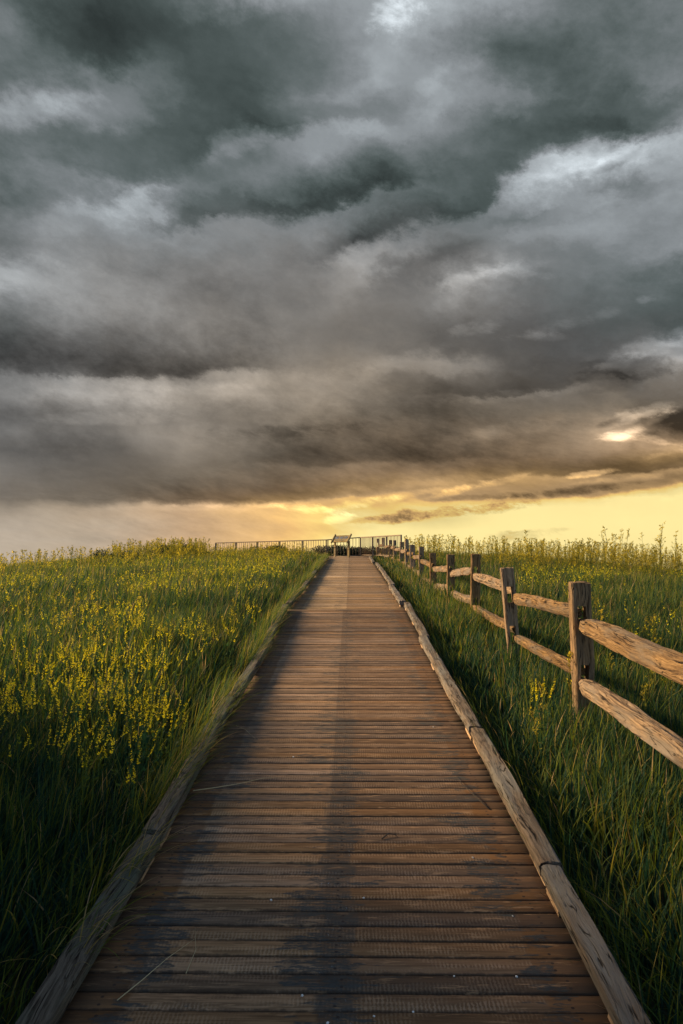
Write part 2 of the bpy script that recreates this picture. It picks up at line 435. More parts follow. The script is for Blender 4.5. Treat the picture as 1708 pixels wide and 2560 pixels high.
# ---------------------------------------------------------------- split rail fence
fence = empty('split_rail_fence', (1.8, 2.9, float(gz(1.8, 2.9))))
tag(fence, 'weathered brown split rail fence with two rails running along the right side of the boardwalk', 'fence')
FL = Vector(fence.location)
PX = [1.79, 1.826, 1.915, 1.91, 1.906, 1.94, 1.95, 2.0, 2.05, 2.06, 2.03, 2.0, 1.80, 1.68]
PD = [2.85, 5.28, 7.62, 9.95, 11.95, 14.45, 16.75, 19.05, 21.3, 23.6, 25.9, 27.6, 29.0, 31.2]
TOP = [1.08, 1.07, .95, .92, .81, .75, .82, .81, .93, .80, .82, .80, .87, .80]
UP = [.775, .775, .645, .63, .50, .43, .5, .5, .52, .5, .5, .5, .5, .5]
LO = [.335, .34, .205, .18, .16, .05, .1, .1, .1, .1, .1, .1, .1, .1]
def post_mesh(name, L, w, dpt, morts, seed):
    """local X up (0 = ground end), mortises cut right through along local Y"""
    xsl = sorted(set([0.0, L] + [round(v, 4) for mm in morts for v in mm] + [round(L * q / 26, 4) for q in range(27)]))
    xsl = [v for k, v in enumerate(xsl) if k == 0 or v - xsl[k - 1] > .012 or any(abs(v - e) < 1e-6 for mm in morts for e in mm)]
    sw = .031
    zc = [-w / 2, -w / 2 + .016, -sw, -sw * .5, sw * .5, sw, w / 2 - .016, w / 2]
    yc = [-dpt / 2, -dpt / 2 + .014, 0, dpt / 2 - .014, dpt / 2]
    nx_, ny_, nz_ = len(xsl) - 1, len(yc) - 1, len(zc) - 1
    def solid(i, j, k):
        if not (0 <= i < nx_ and 0 <= j < ny_ and 0 <= k < nz_): return False
        xm = (xsl[i] + xsl[i + 1]) / 2
        if 2 <= k <= 4:
            for (a, b) in morts:
                if a < xm < b: return False
        return True
    idx = {}; V = []; F = []
    so = Vector((seed * 2.3, seed * 5.1, 1.7))
    def vid(i, j, k):
        if (i, j, k) not in idx:
            x, y, z = xsl[i], yc[j], zc[k]
            if j in (0, ny_) and k in (0, nz_): y *= .90; z *= .93
            if i == nx_:
                x += -.012 * (abs(z) / w + abs(y) / dpt) + .012 * noise.noise(Vector((y * 30, z * 30, 0)) + so)
            p = Vector((x * 2.5, y * 9, z * 9)) + so
            d = Vector((0, noise.noise(p), noise.noise(p + Vector((0, 0, 40))))) * .008
            d += Vector((0, noise.noise(p * .35), noise.noise(p * .35 + Vector((0, 0, 40))))) * .012
            d += Vector((0, noise.noise(Vector((x * 8, y * 60, z * 60)) + so), noise.noise(Vector((x * 8, z * 60, y * 60)) + so))) * .0035
            idx[(i, j, k)] = len(V); V.append((x, y + d.y, z + d.z))
        return idx[(i, j, k)]
    for i in range(nx_):
        for j in range(ny_):
            for k in range(nz_):
                if not solid(i, j, k): continue
                if not solid(i - 1, j, k): F.append((vid(i, j, k), vid(i, j, k + 1), vid(i, j + 1, k + 1), vid(i, j + 1, k)))
                if not solid(i + 1, j, k): F.append((vid(i + 1, j, k), vid(i + 1, j + 1, k), vid(i + 1, j + 1, k + 1), vid(i + 1, j, k + 1)))
                if not solid(i, j - 1, k): F.append((vid(i, j, k), vid(i + 1, j, k), vid(i + 1, j, k + 1), vid(i, j, k + 1)))
                if not solid(i, j + 1, k): F.append((vid(i, j + 1, k), vid(i, j + 1, k + 1), vid(i + 1, j + 1, k + 1), vid(i + 1, j + 1, k)))
                if not solid(i, j, k - 1): F.append((vid(i, j, k), vid(i, j + 1, k), vid(i + 1, j + 1, k), vid(i + 1, j, k)))
                if not solid(i, j, k + 1): F.append((vid(i, j, k + 1), vid(i + 1, j, k + 1), vid(i + 1, j + 1, k + 1), vid(i, j + 1, k + 1)))
    me = bpy.data.meshes.new(name); me.from_pydata(V, [], F); me.materials.append(WOOD_POST); me.update()
    return link(bpy.data.objects.new(name, me), fence)
anch = []
for n_, (px, pd, tp, u_, l_) in enumerate(zip(PX, PD, TOP, UP, LO)):
    dz = float(deckz(pd)); g0 = float(gz(px, pd)) - .25
    top = dz + tp; L = top - g0
    mo = [(dz + c_ - .085 - g0, dz + c_ + .105 - g0) for c_ in (l_, u_)]
    mo = [mm for mm in mo if mm[0] > .05]
    w = random.uniform(.125, .15); dp = random.uniform(.075, .10)
    o = post_mesh('post', L, w, dp, mo, n_ + 3)
    ry = R(random.gauss(0, 1.2)); rx = R(random.gauss(0, 1.0)); rz = R(random.uniform(-14, 10))
    if n_ == 0: ry = rx = 0; rz = 0
    if n_ == 1: rz = R(-2); ry = R(.4); rx = 0
    # local X -> world Z, local Y -> world Y, local Z -> world -X
    B = Matrix(((0, 0, -1), (0, 1, 0), (1, 0, 0))).to_4x4()
    o.matrix_local = Matrix.Translation(Vector((px, pd, g0)) - FL) @ Matrix.Rotation(rz, 4, 'Z') @ Matrix.Rotation(ry, 4, 'Y') @ Matrix.Rotation(rx, 4, 'X') @ B
    anch.append((px, pd, dz + u_, dz + l_))
seed = 50
for n_ in range(len(anch) - 1):
    A_, B_ = anch[n_], anch[n_ + 1]
    for lv in (2, 3):
        seed += 1
        hh = random.uniform(.105, .125); ww = random.uniform(.075, .10)
        if n_ == 0: hh = .135; ww = .11
        a = Vector((A_[0], A_[1] - .01, A_[lv] + .05)); b = Vector((B_[0], B_[1] + .05, B_[lv] - .03))
        # bay nearer the camera sits low at its far post, the next bay starts above it
        d = b - a
        o = timber('rail', WOOD_FENCE, d.length, ww, hh, seed, taper=.55, tl=.30, rough=.008, wane=.6, bend=.02,
                   twist=random.uniform(-.5, .5), nseg=int(d.length / .04), parent=fence)
        aim(o, a - FL, b - FL)

# ---------------------------------------------------------------- metal railing round the lookout
m, t = new_mat('rust_brown_steel')
tc = t.n('ShaderNodeTexCoord'); nn = t.noise(tc.outputs['Object'], 9, 4)
finish(t, t.ramp(nn, [(.35, (.12, .075, .045)), (.65, (.24, .155, .085))]), .55, nn, .2, .002, .4)
STEEL = m
PR = [((-6.45, 35.0), 1.47), ((-.67, 31.4), 1.46), ((.87, 31.2), 1.56), ((2.38, 27.2), 1.45)]
PR = [(a, z + EYE) for a, z in PR]
rail = empty('metal_railing', (.87, 31.0, zp))
tag(rail, 'long brown metal railing with thin upright balusters around the hilltop lookout', 'railing')
RL = Vector(rail.location)
tops = MB(); lows = MB()
nb_left = 92
tot = sum(math.dist(PR[k][0], PR[k + 1][0]) for k in range(3))
for k in range(3):
    (a, za), (b, zb) = PR[k], PR[k + 1]
    A_ = Vector((a[0], a[1], za)); B_ = Vector((b[0], b[1], zb)); d = B_ - A_
    M = Matrix.Rotation(math.atan2(d.y, d.x), 3, 'Z') @ Matrix.Rotation(-math.asin(d.z / d.length), 3, 'Y')
    tops.box((A_ + B_) / 2 - RL, (d.length + .02, .06, .045), M, ch=.006)
    lows.box((A_ + B_) / 2 - RL - Vector((0, 0, .80)), (d.length, .03, .03), M)
    L = math.hypot(d.x, d.y); n_p = {0: 5, 1: 1, 2: 3}[k]
    nb = int(round(92 * L / tot)); postu = [q / n_p for q in range(n_p + (1 if k == 2 else 0))]
    for u in postu:
        p = A_ + d * u - RL; mb = MB()
        zb_ = -.95 if k != 1 else -.82
        mb.box(p + Vector((0, 0, zb_ / 2 - .02)), (.06, .06, -zb_)); mb.build('post', STEEL, rail)
    for q in range(nb):
        u = (q + .5) / nb
        if min(abs(u - v) for v in postu) * L < .03: continue
        p = A_ + d * u - RL; mb = MB(); mb.bar(p + Vector((0, 0, -.015)), p + Vector((0, 0, -.80)), .0125, 6)
        mb.build('baluster', STEEL, rail, True)
tops.build('top_rail', STEEL, rail); lows.build('bottom_rail', STEEL, rail)

# ---------------------------------------------------------------- interpretive sign
sign = empty('interpretive_sign', (0.0, 30.15, zp), R(-33))
tag(sign, 'low wooden information board tilted on two posts where the boardwalk ends', 'information sign')
m, t = new_mat('sign_print')
tc = t.n('ShaderNodeTexCoord'); nn = t.noise(t.scale(tc.outputs['Object'], (1, 1, 1)), 26, 4, .6, .6)
finish(t, t.ramp(nn, [(.38, (.03, .032, .035)), (.5, (.08, .08, .085)), (.62, (.28, .28, .28))]), .5)
PRINT = m
sy = -.02
for sx in (-.36, .36):
    mb = MB(); M = Matrix.Rotation(R(90), 3, 'Y')
    mb.box((sx, .03, .345), (.71, .085, .085), M, ch=.006)
    mb.build('post', WOOD_SIGN, sign)
T = Matrix.Rotation(R(47), 3, 'X')          # panel leans back
C0 = Vector((0, -.02, .80))
mb = MB(); mb.box(C0, (.80, .42, .035), T, ch=.004); mb.build('panel', WOOD_SIGN, sign)
for sx in (-.415, .415):
    mb = MB(); mb.box(C0 + T @ Vector((sx, .015, .01)), (.035, .52, .085), T); mb.build('side_board', WOOD_SIGN, sign)
for q, sx in enumerate((-.235, 0, .235)):
    mb = MB(); mb.box(C0 + T @ Vector((sx, .055, .0205)), (.185, .15, .006), T); mb.build('printed_picture', PRINT, sign)
mb = MB()
for q in range(3):
    mb.box(C0 + T @ Vector((0, -.07 - q * .028, .0195)), (.62 - .06 * q, .008, .004), T)
mb.build('lettering', PRINT, sign)

# ---------------------------------------------------------------- vegetation materials
def leaf_mat(name, stops, trans=.42, rough=.6, spec=.10):
    m, t = new_mat(name)
    at = t.n('ShaderNodeAttribute', attribute_name='tone')
    col = t.ramp(at.outputs['Fac'], stops)
    b = t.n('ShaderNodeBsdfPrincipled'); t.l(col, b.inputs['Base Color']); b.inputs['Roughness'].default_value = rough
    b.inputs['Specular IOR Level'].default_value = spec
    tr = t.n('ShaderNodeBsdfTranslucent')
    hs = t.n('ShaderNodeHueSaturation'); t.l(col, hs.inputs['Color']); hs.inputs['Value'].default_value = 1.5; hs.inputs['Saturation'].default_value = 1.1
    t.l(hs.outputs[0], tr.inputs[0])
    mx = t.n('ShaderNodeMixShader'); mx.inputs[0].default_value = trans
    t.l(b.outputs[0], mx.inputs[1]); t.l(tr.outputs[0], mx.inputs[2])
    o = t.n('ShaderNodeOutputMaterial'); t.l(mx.outputs[0], o.inputs[0]); return m
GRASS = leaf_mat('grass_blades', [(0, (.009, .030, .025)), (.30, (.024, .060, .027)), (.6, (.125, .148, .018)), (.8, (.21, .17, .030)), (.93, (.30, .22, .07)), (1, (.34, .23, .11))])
FLOW = leaf_mat('yellow_florets', [(0, (.22, .25, .02)), (.3, (.50, .42, .014)), (.65, (.74, .58, .016)), (1, (.88, .72, .03))], .35, .6, .2)
WEED = leaf_mat('weed_heads', [(0, (.06, .075, .02)), (.4, (.14, .13, .03)), (.75, (.36, .28, .04)), (1, (.55, .42, .07))], .66, .6, .2)
LEAF = leaf_mat('shrub_leaves', [(0, (.006, .012, .010)), (.6, (.016, .026, .014)), (1, (.05, .055, .018))], .25, .6, .25)

# value noise for clumps
_tab = rng.random((256, 256))
def vnoise(x, y, s):
    x = np.asarray(x) / s + 500; y = np.asarray(y) / s + 500
    i = np.floor(x).astype(int); j = np.floor(y).astype(int); fx = x - i; fy = y - j
    fx = fx * fx * (3 - 2 * fx); fy = fy * fy * (3 - 2 * fy)
    T_ = lambda a, b: _tab[a % 256, b % 256]
    return (T_(i, j) * (1 - fx) + T_(i + 1, j) * fx) * (1 - fy) + (T_(i, j + 1) * (1 - fx) + T_(i + 1, j + 1) * fx) * fy

def scatter(ya, yb, dens, halfw, inner=1.0):
    n = int(dens * (yb - ya) * 2 * halfw(yb))
    y = rng.uniform(ya, yb, n); x = rng.uniform(-1, 1, n) * halfw(yb)
    k = (np.abs(x) < halfw(y)) & (np.abs(x - pcx(y)) > inner)
    return x[k], y[k]

def blades(x, y, h, w, seg, lean, bend, tone, azim=None, z0=None):
    """curved tapering ribbons; returns V, F, tone per vertex"""
    n = len(x); z = gz(x, y) if z0 is None else z0
    az = rng.uniform(0, 2 * np.pi, n) if azim is None else azim
    face = az + np.pi / 2 + rng.normal(0, .5, n)
    u = np.linspace(0, 1, seg + 1)[None, :]
    lx = np.cos(az)[:, None]; ly = np.sin(az)[:, None]
    reach = (lean[:, None] * u + bend[:, None] * u ** 2.2) * h[:, None]
    drop = 1 - .38 * (np.clip(lean + bend, 0, 1.2)[:, None]) * u ** 1.5
    cx = x[:, None] + lx * reach; cy = y[:, None] + ly * reach; cz = z[:, None] - .02 + h[:, None] * u * drop
    ww = (w[:, None] / 2) * np.clip(np.minimum(.65 + 1.4 * u, 1) * (1 - u ** 2.2) + .03, 0, 1)
    sx = np.cos(face)[:, None] * ww; sy_ = np.sin(face)[:, None] * ww
    Lf = np.stack([cx - sx, cy - sy_, cz], -1); Rt = np.stack([cx + sx, cy + sy_, cz], -1)
    V = np.stack([Lf, Rt], 2).reshape(-1, 3)
    base = (np.arange(n) * (seg + 1) * 2)[:, None] + (np.arange(seg) * 2)[None, :]
    F = np.stack([base, base + 1, base + 3, base + 2], -1).reshape(-1, 4)
    T_ = np.clip(tone[:, None] + .22 * u - .09, 0, 1)  # tips yellower and lighter than roots: sun glow put into the tone
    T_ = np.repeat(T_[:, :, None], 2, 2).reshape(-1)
    return V, F, T_

def merge(parts):
    V = []; F = []; T_ = []; b = 0
    for v, f, t_ in parts:
        V.append(v); F.append(f + b); T_.append(t_); b += len(v)
    return np.concatenate(V), np.concatenate(F), np.concatenate(T_)

def kerb_lean(x, y, az, s=.9):
    """blades right beside the walk lean out over it"""
    dx = x - pcx(y)
    f = (np.abs(dx) < 1.35) & (rng.random(len(x)) < .5)
    az = az.copy(); az[f] = np.where(dx[f] > 0, np.pi, 0) + rng.normal(0, .7, f.sum())
    return az, f

parts = []
def field(ya, yb, dens, seg, hm, wm, halfw, inner=1.02, hs=.16):
    x, y = scatter(ya, yb, dens, halfw, inner)
    cl = vnoise(x, y, .35); big = vnoise(x + 40, y, 1.6)
    k = rng.random(len(x)) < (.35 + .65 * cl) ; x, y, cl, big = x[k], y[k], cl[k], big[k]
    n = len(x)
    dx = np.abs(x - pcx(y))
    hmul = np.where(x < 0, 1.0, .92) * (.55 + .45 * sstep(1.0, 1.9, dx)) * (.78 + .3 * big + .22 * cl)
    h = np.clip(rng.normal(hm, hm * hs, n), .12, 1.2) * hmul
    w = wm * rng.uniform(.6, 1.4, n)
    # a breeze pushes everything a little the same way
    az = np.where(rng.random(n) < .45, rng.normal(.25, .9, n), rng.uniform(0, 2 * np.pi, n))
    az, f = kerb_lean(x, y, az)
    lean = np.abs(rng.normal(.11, .09, n)); bend = np.abs(rng.normal(.20, .18, n))
    lean[f] += .12; bend[f] += .15
    tone = np.clip(rng.normal(.30, .22, n) + .22 * (big - .5) + .006 * np.clip(y - 6, 0, 16) - .03, 0, .78)
    dry = rng.random(n) < (.035 + .004 * np.clip(y - 5, 0, 20)); tone[dry] = rng.uniform(.82, 1., dry.sum())
    parts.append(blades(x, y, h, w, seg, lean, bend, tone, az))
field(.3, 5.5, 3000, 5, .46, .0088, lambda y: .62 * y + 1.5)
field(5.5, 11., 1700, 4, .46, .0105, lambda y: .6 * y + 1.6)
field(11., 19., 620, 3, .48, .014, lambda y: .6 * y + 1.6)
field(19., 37., 260, 3, .50, .024, lambda y: .58 * y + 2.)
# coarse cover on the slopes outside the picture
x = rng.uniform(-30, 0, 60000); y = rng.uniform(-8, 30, 60000); k = (-x > .58 * np.maximum(y, 0) + 1.4) & (-x > 1.1)
x, y = x[k], y[k]; n = len(x)
parts.append(blades(x, y, rng.uniform(.3, .55, n), np.full(n, .03), 2, rng.uniform(0, .3, n), rng.uniform(.1, .4, n), rng.uniform(.1, .6, n)))
# grass that has flopped over the kerbs
def flop(n, side, ya, yb, h0, h1):
    y = rng.uniform(ya, yb, n); x = pcx(y) + side * rng.uniform(.99, 1.14, n)
    k = vnoise(x * 0, y, .45) > .38; x, y = x[k], y[k]; n = len(x)
    az = (np.pi if side > 0 else 0) + rng.normal(0, .6, n)
    parts.append(blades(x, y, rng.uniform(h0, h1, n), rng.uniform(.005, .010, n), 6, np.abs(rng.normal(.22, .14, n)), np.abs(rng.normal(.22, .16, n)), np.clip(rng.normal(.4, .25, n), 0, 1), az))
flop(3200, -1, 3.7, 11, .36, .56); flop(420, -1, 1.2, 4.0, .34, .52); flop(420, 1, 1.4, 11, .32, .46); flop(5200, -1, 11, 29, .38, .60); flop(700, 1, 11, 28, .32, .46)
for ty, tn in ((2.55, 40), (3.05, 30), (4.35, 22)):
    yy = rng.normal(ty, .07, tn); xx = pcx(yy) - rng.uniform(.84, 1.0, tn)
    parts.append(blades(xx, yy, rng.uniform(.10, .22, tn), rng.uniform(.003, .006, tn), 5, rng.uniform(.9, 1.5, tn), rng.uniform(.0, .5, tn), rng.choice([.45, .6, .85, .93, .98], tn),
                        rng.normal(.3, .9, tn), z0=deckz(yy) + .118))
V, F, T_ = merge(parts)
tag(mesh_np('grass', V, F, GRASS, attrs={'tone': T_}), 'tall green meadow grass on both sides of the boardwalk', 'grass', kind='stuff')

# ---- templates made of ribbons and small leaf faces, stamped into one mesh
def ribbon(P, w0, w1, side):
    P = np.asarray(P, float); n = len(P); ww = np.linspace(w0, w1, n)[:, None] / 2
    sd = np.asarray(side, float)[None]
    V = np.stack([P - sd * ww, P + sd * ww], 1).reshape(-1, 3)
    b = np.arange(n - 1) * 2
    return V, np.stack([b, b + 1, b + 3, b + 2], -1)
def leafs(C, D, L, W, r):
    """diamond faces at C pointing along D"""
    n = len(C); D = D / np.linalg.norm(D, axis=1, keepdims=True)
    q = r.normal(size=(n, 3)); s_ = np.cross(D, q); s_ /= np.linalg.norm(s_, axis=1, keepdims=True)
    L = np.broadcast_to(L, n)[:, None]; W = np.broadcast_to(W, n)[:, None]
    V = np.stack([C, C + D * L * .45 + s_ * W / 2, C + D * L, C + D * L * .45 - s_ * W / 2], 1).reshape(-1, 3)
    b = np.arange(n) * 4
    return V, np.stack([b, b + 1, b + 2, b + 3], -1)
def join(lst):
    V = []; F = []; T_ = []; M_ = []; b = 0
    for (v, f), t_ in lst:
        V.append(v); F.append(f + b); T_.append(np.full(len(v), t_) if np.isscalar(t_) else t_); b += len(v)
    return np.concatenate(V), np.concatenate(F), np.concatenate(T_)

def clover(r, h, nrac, nfl, fs, stem_w, keep=False):
    """yellow sweet clover: thin stems ending in upright spikes of small florets; returns (green, yellow)"""
    G = []; Yl = []
    for q in range(nrac):
        a = r.uniform(0, 2 * np.pi); sp = r.uniform(.05, .22) * h
        u = np.linspace(0, 1, 6); hh = h * r.uniform(.78, 1.)
        P = np.stack([np.cos(a) * sp * u ** 1.6, np.sin(a) * sp * u ** 1.6, hh * u], 1)
        G.append((ribbon(P, stem_w, stem_w * .6, (math.cos(a + 1.4), math.sin(a + 1.4), 0)), .35))
        rl = r.uniform(.07, .13)
        t_ = P[-1] - P[-2]; t_ /= np.linalg.norm(t_)
        t_ = t_ + r.normal(0, .18, 3); t_ /= np.linalg.norm(t_)
        s_ = np.sort(r.random(nfl)) ; tapr = 1 - .55 * s_
        C = P[-1] + np.outer(s_ * rl, t_)
        D = r.normal(size=(nfl, 3)); D -= np.outer(D @ t_, t_); D /= np.linalg.norm(D, axis=1, keepdims=True); D = D + t_ * .5
        Yl.append((leafs(C, D, fs * tapr * r.uniform(.8, 1.3, nfl), fs * .62 * tapr, r), r.uniform(.1, .95)))
        nl = 7; k = r.integers(1, 5, nl); C2 = P[k] + r.normal(0, .008, (nl, 3)); D2 = r.normal(size=(nl, 3)) + (0, 0, .7)
        G.append((leafs(C2, D2, .035 * h / .55, .013, r), .3))
    if keep: return join(G), Yl
    return join(G), join(Yl)
def weed(r, h, branches, sw, lf):
    """seeding weed / tall grass head: stem, fine branches and many small seeds"""
    G = []
    bx, by = r.normal(0, .05, 2) * h
    u = np.linspace(0, 1, 7); P = np.stack([bx * u ** 2, by * u ** 2, h * u], 1)
    a0 = r.uniform(0, 6.28)
    G.append((ribbon(P, sw, sw * .5, (math.cos(a0), math.sin(a0), 0)), .3))
    G.append((ribbon(P, sw, sw * .5, (-math.sin(a0), math.cos(a0), 0)), .3))
    for q in range(branches):
        f = r.uniform(.5, 1.0); o = np.array([bx * f ** 2, by * f ** 2, h * f])
        a = r.uniform(0, 6.28); bl = (1.12 - f) * .34 * h * r.uniform(.6, 1.2)
        v = np.array([math.cos(a) * .55, math.sin(a) * .55, .85]); uu = np.linspace(0, 1, 4)
        Q = o + np.outer(uu * bl, v) - np.outer(uu ** 2 * bl * .25, (0, 0, 1))
        G.append((ribbon(Q, sw * .5, sw * .3, (-math.sin(a), math.cos(a), 0)), .4))
        ns = 7; s_ = r.uniform(.25, 1., ns); C = o + np.outer(s_ * bl, v) - np.outer(s_ ** 2 * bl * .25, (0, 0, 1)) + r.normal(0, .006, (ns, 3))
        D = r.normal(0, .6, (ns, 3)) + v
        G.append((leafs(C, D, lf * r.uniform(.7, 1.4, ns), lf * .42, r), r.uniform(.25, 1.)))
    nl = 9; f = r.uniform(.1, .6, nl); C = np.stack([bx * f ** 2, by * f ** 2, h * f], 1); D = r.normal(size=(nl, 3)) * (1, 1, .5) + (0, 0, .6)
    G.append((leafs(C, D, r.uniform(.06, .11, nl), .013 * lf / .02, r), .15))
    return join(G)
def stamp(tpls, x, y, sc, z=None, lean=.12, tshift=.0):
    z = gz(x, y) if z is None else z; out = []
    which = rng.integers(0, len(tpls), len(x))
    for w_, (V, F, T_) in enumerate(tpls):
        k = np.where(which == w_)[0]
        if not len(k): continue
        a = rng.uniform(0, 2 * np.pi, len(k)); ca, sa = np.cos(a)[:, None], np.sin(a)[:, None]
        X_ = V[None, :, 0] * ca - V[None, :, 1] * sa; Y_ = V[None, :, 0] * sa + V[None, :, 1] * ca; Z_ = V[None, :, 2] + 0 * ca
        l1 = rng.normal(.04, lean, len(k))[:, None]; l2 = rng.normal(0, lean, len(k))[:, None]
        X_ = X_ + Z_ * l1; Y_ = Y_ + Z_ * l2
        s_ = sc[k][:, None]
        P = np.stack([x[k][:, None] + X_ * s_, y[k][:, None] + Y_ * s_, z[k][:, None] + Z_ * s_], -1).reshape(-1, 3)
        f = (F[None] + (np.arange(len(k)) * len(V))[:, None, None]).reshape(-1, 4)
        tt = (T_[None] + rng.normal(0, .12, len(k))[:, None] + tshift).reshape(-1)
        out.append((P, f, np.clip(tt, 0, 1)))
    return out
def two_mat(name, green, yellow, mats, **kw):
    V1, F1, T1 = merge(green); V2, F2, T2 = merge(yellow)
    o = mesh_np(name, np.concatenate([V1, V2]), np.concatenate([F1, F2 + len(V1)]), mats[0], attrs={'tone': np.concatenate([T1, T2])}, **kw)
    o.data.materials.append(mats[1])
    mi = np.zeros(len(F1) + len(F2), np.int32); mi[len(F1):] = 1
    o.data.polygons.foreach_set('material_index', mi)
    return o

# ---- yellow flowers
r = np.random.default_rng(3)
near_t = [clover(r, .54, int(r.integers(3, 5)), 30, .0115, .0035) for _ in range(8)]
mid_t = [clover(r, .55, int(r.integers(2, 4)), 12, .018, .005) for _ in range(6)]
far_t = [clover(r, .56, 3, 5, .030, .010) for _ in range(5)]
GA, YA = [], []
def flowers(tp, x, y, s0=.85, s1=1.12):
    st = np.random.default_rng(len(x)); sc = rng.uniform(s0, s1, len(x))
    global rng_state
    bs = rng.bit_generator.state
    GA.extend(stamp([q[0] for q in tp], x, y, sc))
    rng.bit_generator.state = bs
    YA.extend(stamp([q[1] for q in tp], x, y, sc))
def pick(n, ya, yb, xa, xb, thr, s, side_only=None):
    y = rng.uniform(ya, yb, n); u = rng.uniform(0, 1, n); x = (xa + (xb - xa) * u) * y if side_only is None else xa + (xb - xa) * u
    k = (vnoise(x, y, s) > thr) & (np.abs(x - pcx(y)) > 1.1)
    return x[k], y[k]
flowers(near_t, *pick(250, 3.9, 6.4, -.60, -.24, .36, .7))
flowers(near_t, *pick(40, 5.8, 8.0, -.55, -.16, .5, .9))
flowers(mid_t, *pick(620, 7.0, 13.0, -.60, -.12, .60, 1.0), .8, 1.05)
flowers(mid_t, *pick(120, 7.0, 13.0, -.60, -.10, .30, 3.), .75, 1.0)
flowers(far_t, *pick(1500, 12.0, 20., -.60, -.09, .53, 1.3), .75, .98)
flowers(far_t, *pick(1300, 20.0, 30., -.48, -.07, .50, 1.7), .75, .98)
flowers(far_t, *pick(900, 12.0, 24., .26, .62, .52, 1.2), .75, 1.0)
flowers(mid_t, *pick(30, 7.0, 12., .33, .5, .4, 1.))
two_mat('yellow_wildflowers', GA, YA, (GRASS, FLOW))
o = bpy.data.objects['yellow_wildflowers']
tag(o, 'mass of yellow sweet clover spikes standing in the meadow grass', 'wildflowers', kind='stuff')

# a few flowering plants that stand alone
def lone(x, y, label, s=1.0, n=3):
    z0 = float(gz(x, y)); e = empty('flowering_plant', (x, y, z0)); tag(e, label, 'plant')
    (V, F, T_), spikes = clover(r, .60 * s, n, 34, .0125, .0035, True)
    mesh_np('stems', V, F, GRASS, e, {'tone': T_})
    for (v, f), tt in spikes: mesh_np('flower_spike', v, f, FLOW, e, {'tone': np.full(len(v), tt)})
lone(1.36, 4.75, 'yellow flowering plant alone in the grass between right kerb and nearest fence post', .95, 9)
lone(3.0, 8.9, 'bright yellow flowering plant showing above the upper rail behind the second fence post', 1.15, 10)
lone(3.1, 5.4, 'faded yellow flowering plant behind the upper rail at the right edge', 1.0, 4)
lone(-1.12, 3.75, 'yellow flower spikes leaning over the left kerb', .75, 5)

# ---- tall seeding weeds along the skyline
wd = [weed(r, 1.0, int(r.integers(12, 26)), .008, .024) for _ in range(12)]
wd_f = [weed(r, 1.0, int(r.integers(8, 16)), .012, .036) for _ in range(10)]
WP = []
def weeds(tp, n, ya, yb, xa, xb, s0, s1, thr=.0, s=1.5, ts=0.):
    x, y = pick(n, ya, yb, xa, xb, thr, s); WP.extend(stamp(tp, x, y, rng.uniform(s0, s1, len(x)), lean=.07, tshift=ts))
weeds(wd, 520, 17, 24, .22, .60, .55, 1.2, .30, .8)
weeds(wd, 26, 14, 20, .36, .62, 1.2, 1.6, .4, 1.)
weeds(wd, 14, 17, 24, .26, .56, 1.3, 1.65, .3, 1.)
weeds(wd_f, 900, 22, 34, .09, .56, .55, 1.2, .2, 1.0)
weeds(wd_f, 700, 22, 34, -.36, -.05, .50, .85, .2, 1.5, -.12)
weeds(wd_f, 420, 25, 33.5, -.34, -.20, .75, 1.12, .15, 1.5, -.12)
weeds(wd_f, 330, 17, 30, -.60, -.30, .6, .98, .35, 1.5, -.12)
weeds(wd, 60, 6, 14, -.58, -.15, .5, .75, .5, 1., .0)
weeds(wd, 40, 4.5, 12, .28, .55, .45, .7, .4, 1., .1)
weeds(wd_f, 60, 31.6, 34, -.02, .06, .5, .7, .0, 1.5, -.2)
V, F, T_ = merge(WP)
tag(mesh_np('tall_weeds', V, F, WEED, attrs={'tone': T_}), 'tall seeding weeds and grass heads along the crest of the hill', 'weeds', kind='stuff')

# ---- dark shrubs behind the lookout railing and on the crest
def shrub(x, y, w, h, label, seed, dz=0.0, grp=None):
    rr = np.random.default_rng(seed); n = 7000; zg = float(gz(x, y)) + dz
    e = empty('shrub', (x, y, zg)); tag(e, label, 'shrub', grp)
    nc = 22; ca = rr.uniform(0, 6.28, nc); cr = np.sqrt(rr.random(nc)) * w * .42
    CC = np.stack([np.cos(ca) * cr, np.sin(ca) * cr * .7, h * rr.uniform(.12, .8, nc)], 1)
    k = rr.integers(0, nc, n); d = rr.normal(size=(n, 3)); d /= np.linalg.norm(d, axis=1, keepdims=True)
    C = CC[k] + d * (rr.random(n)[:, None] ** .4) * np.array([w * .17, w * .17, h * .24]) ; C[:, 2] = np.maximum(C[:, 2], .03)
    L_ = leafs(C, d + rr.normal(0, .5, (n, 3)), rr.uniform(.05, .085, n), .04, rr)
    mesh_np('crown', L_[0], L_[1], LEAF, e, {'tone': np.repeat(rr.random(n), 4)})
    mb = MB()
    for q in range(6):
        mb.tube([(0, 0, -.05), CC[q] * .5 + Vector((0, 0, .0)) if False else tuple(CC[q] * .5), tuple(CC[q])], [.02, .013, .005], 5)
    mb.build('stems', WOOD_POST, e, True)
shrub(-.25, 33.0, 2.5, .78, 'dark shrub seen through the railing between the two sign posts', 1)
shrub(1.15, 33.2, 2.0, .70, 'dark shrub behind the railing just right of the sign', 2)
shrub(2.1, 33.0, 1.6, .68, 'dark shrub behind the railing beside the far end of the fence', 3)
shrub(-3.5, 31.6, 2.0, .60, 'dark rounded shrub in front of the left stretch of railing', 4)
shrub(-2.2, 33.2, 1.8, .52, 'dark shrub between the sign and the left stretch of railing', 5)
shrub(-6.9, 28.8, 2.6, .82, 'broad olive shrub on the crest left of the end of the railing', 6)
shrub(-9.0, 27.4, 2.4, .7, 'olive shrub farthest left on the crest', 7)

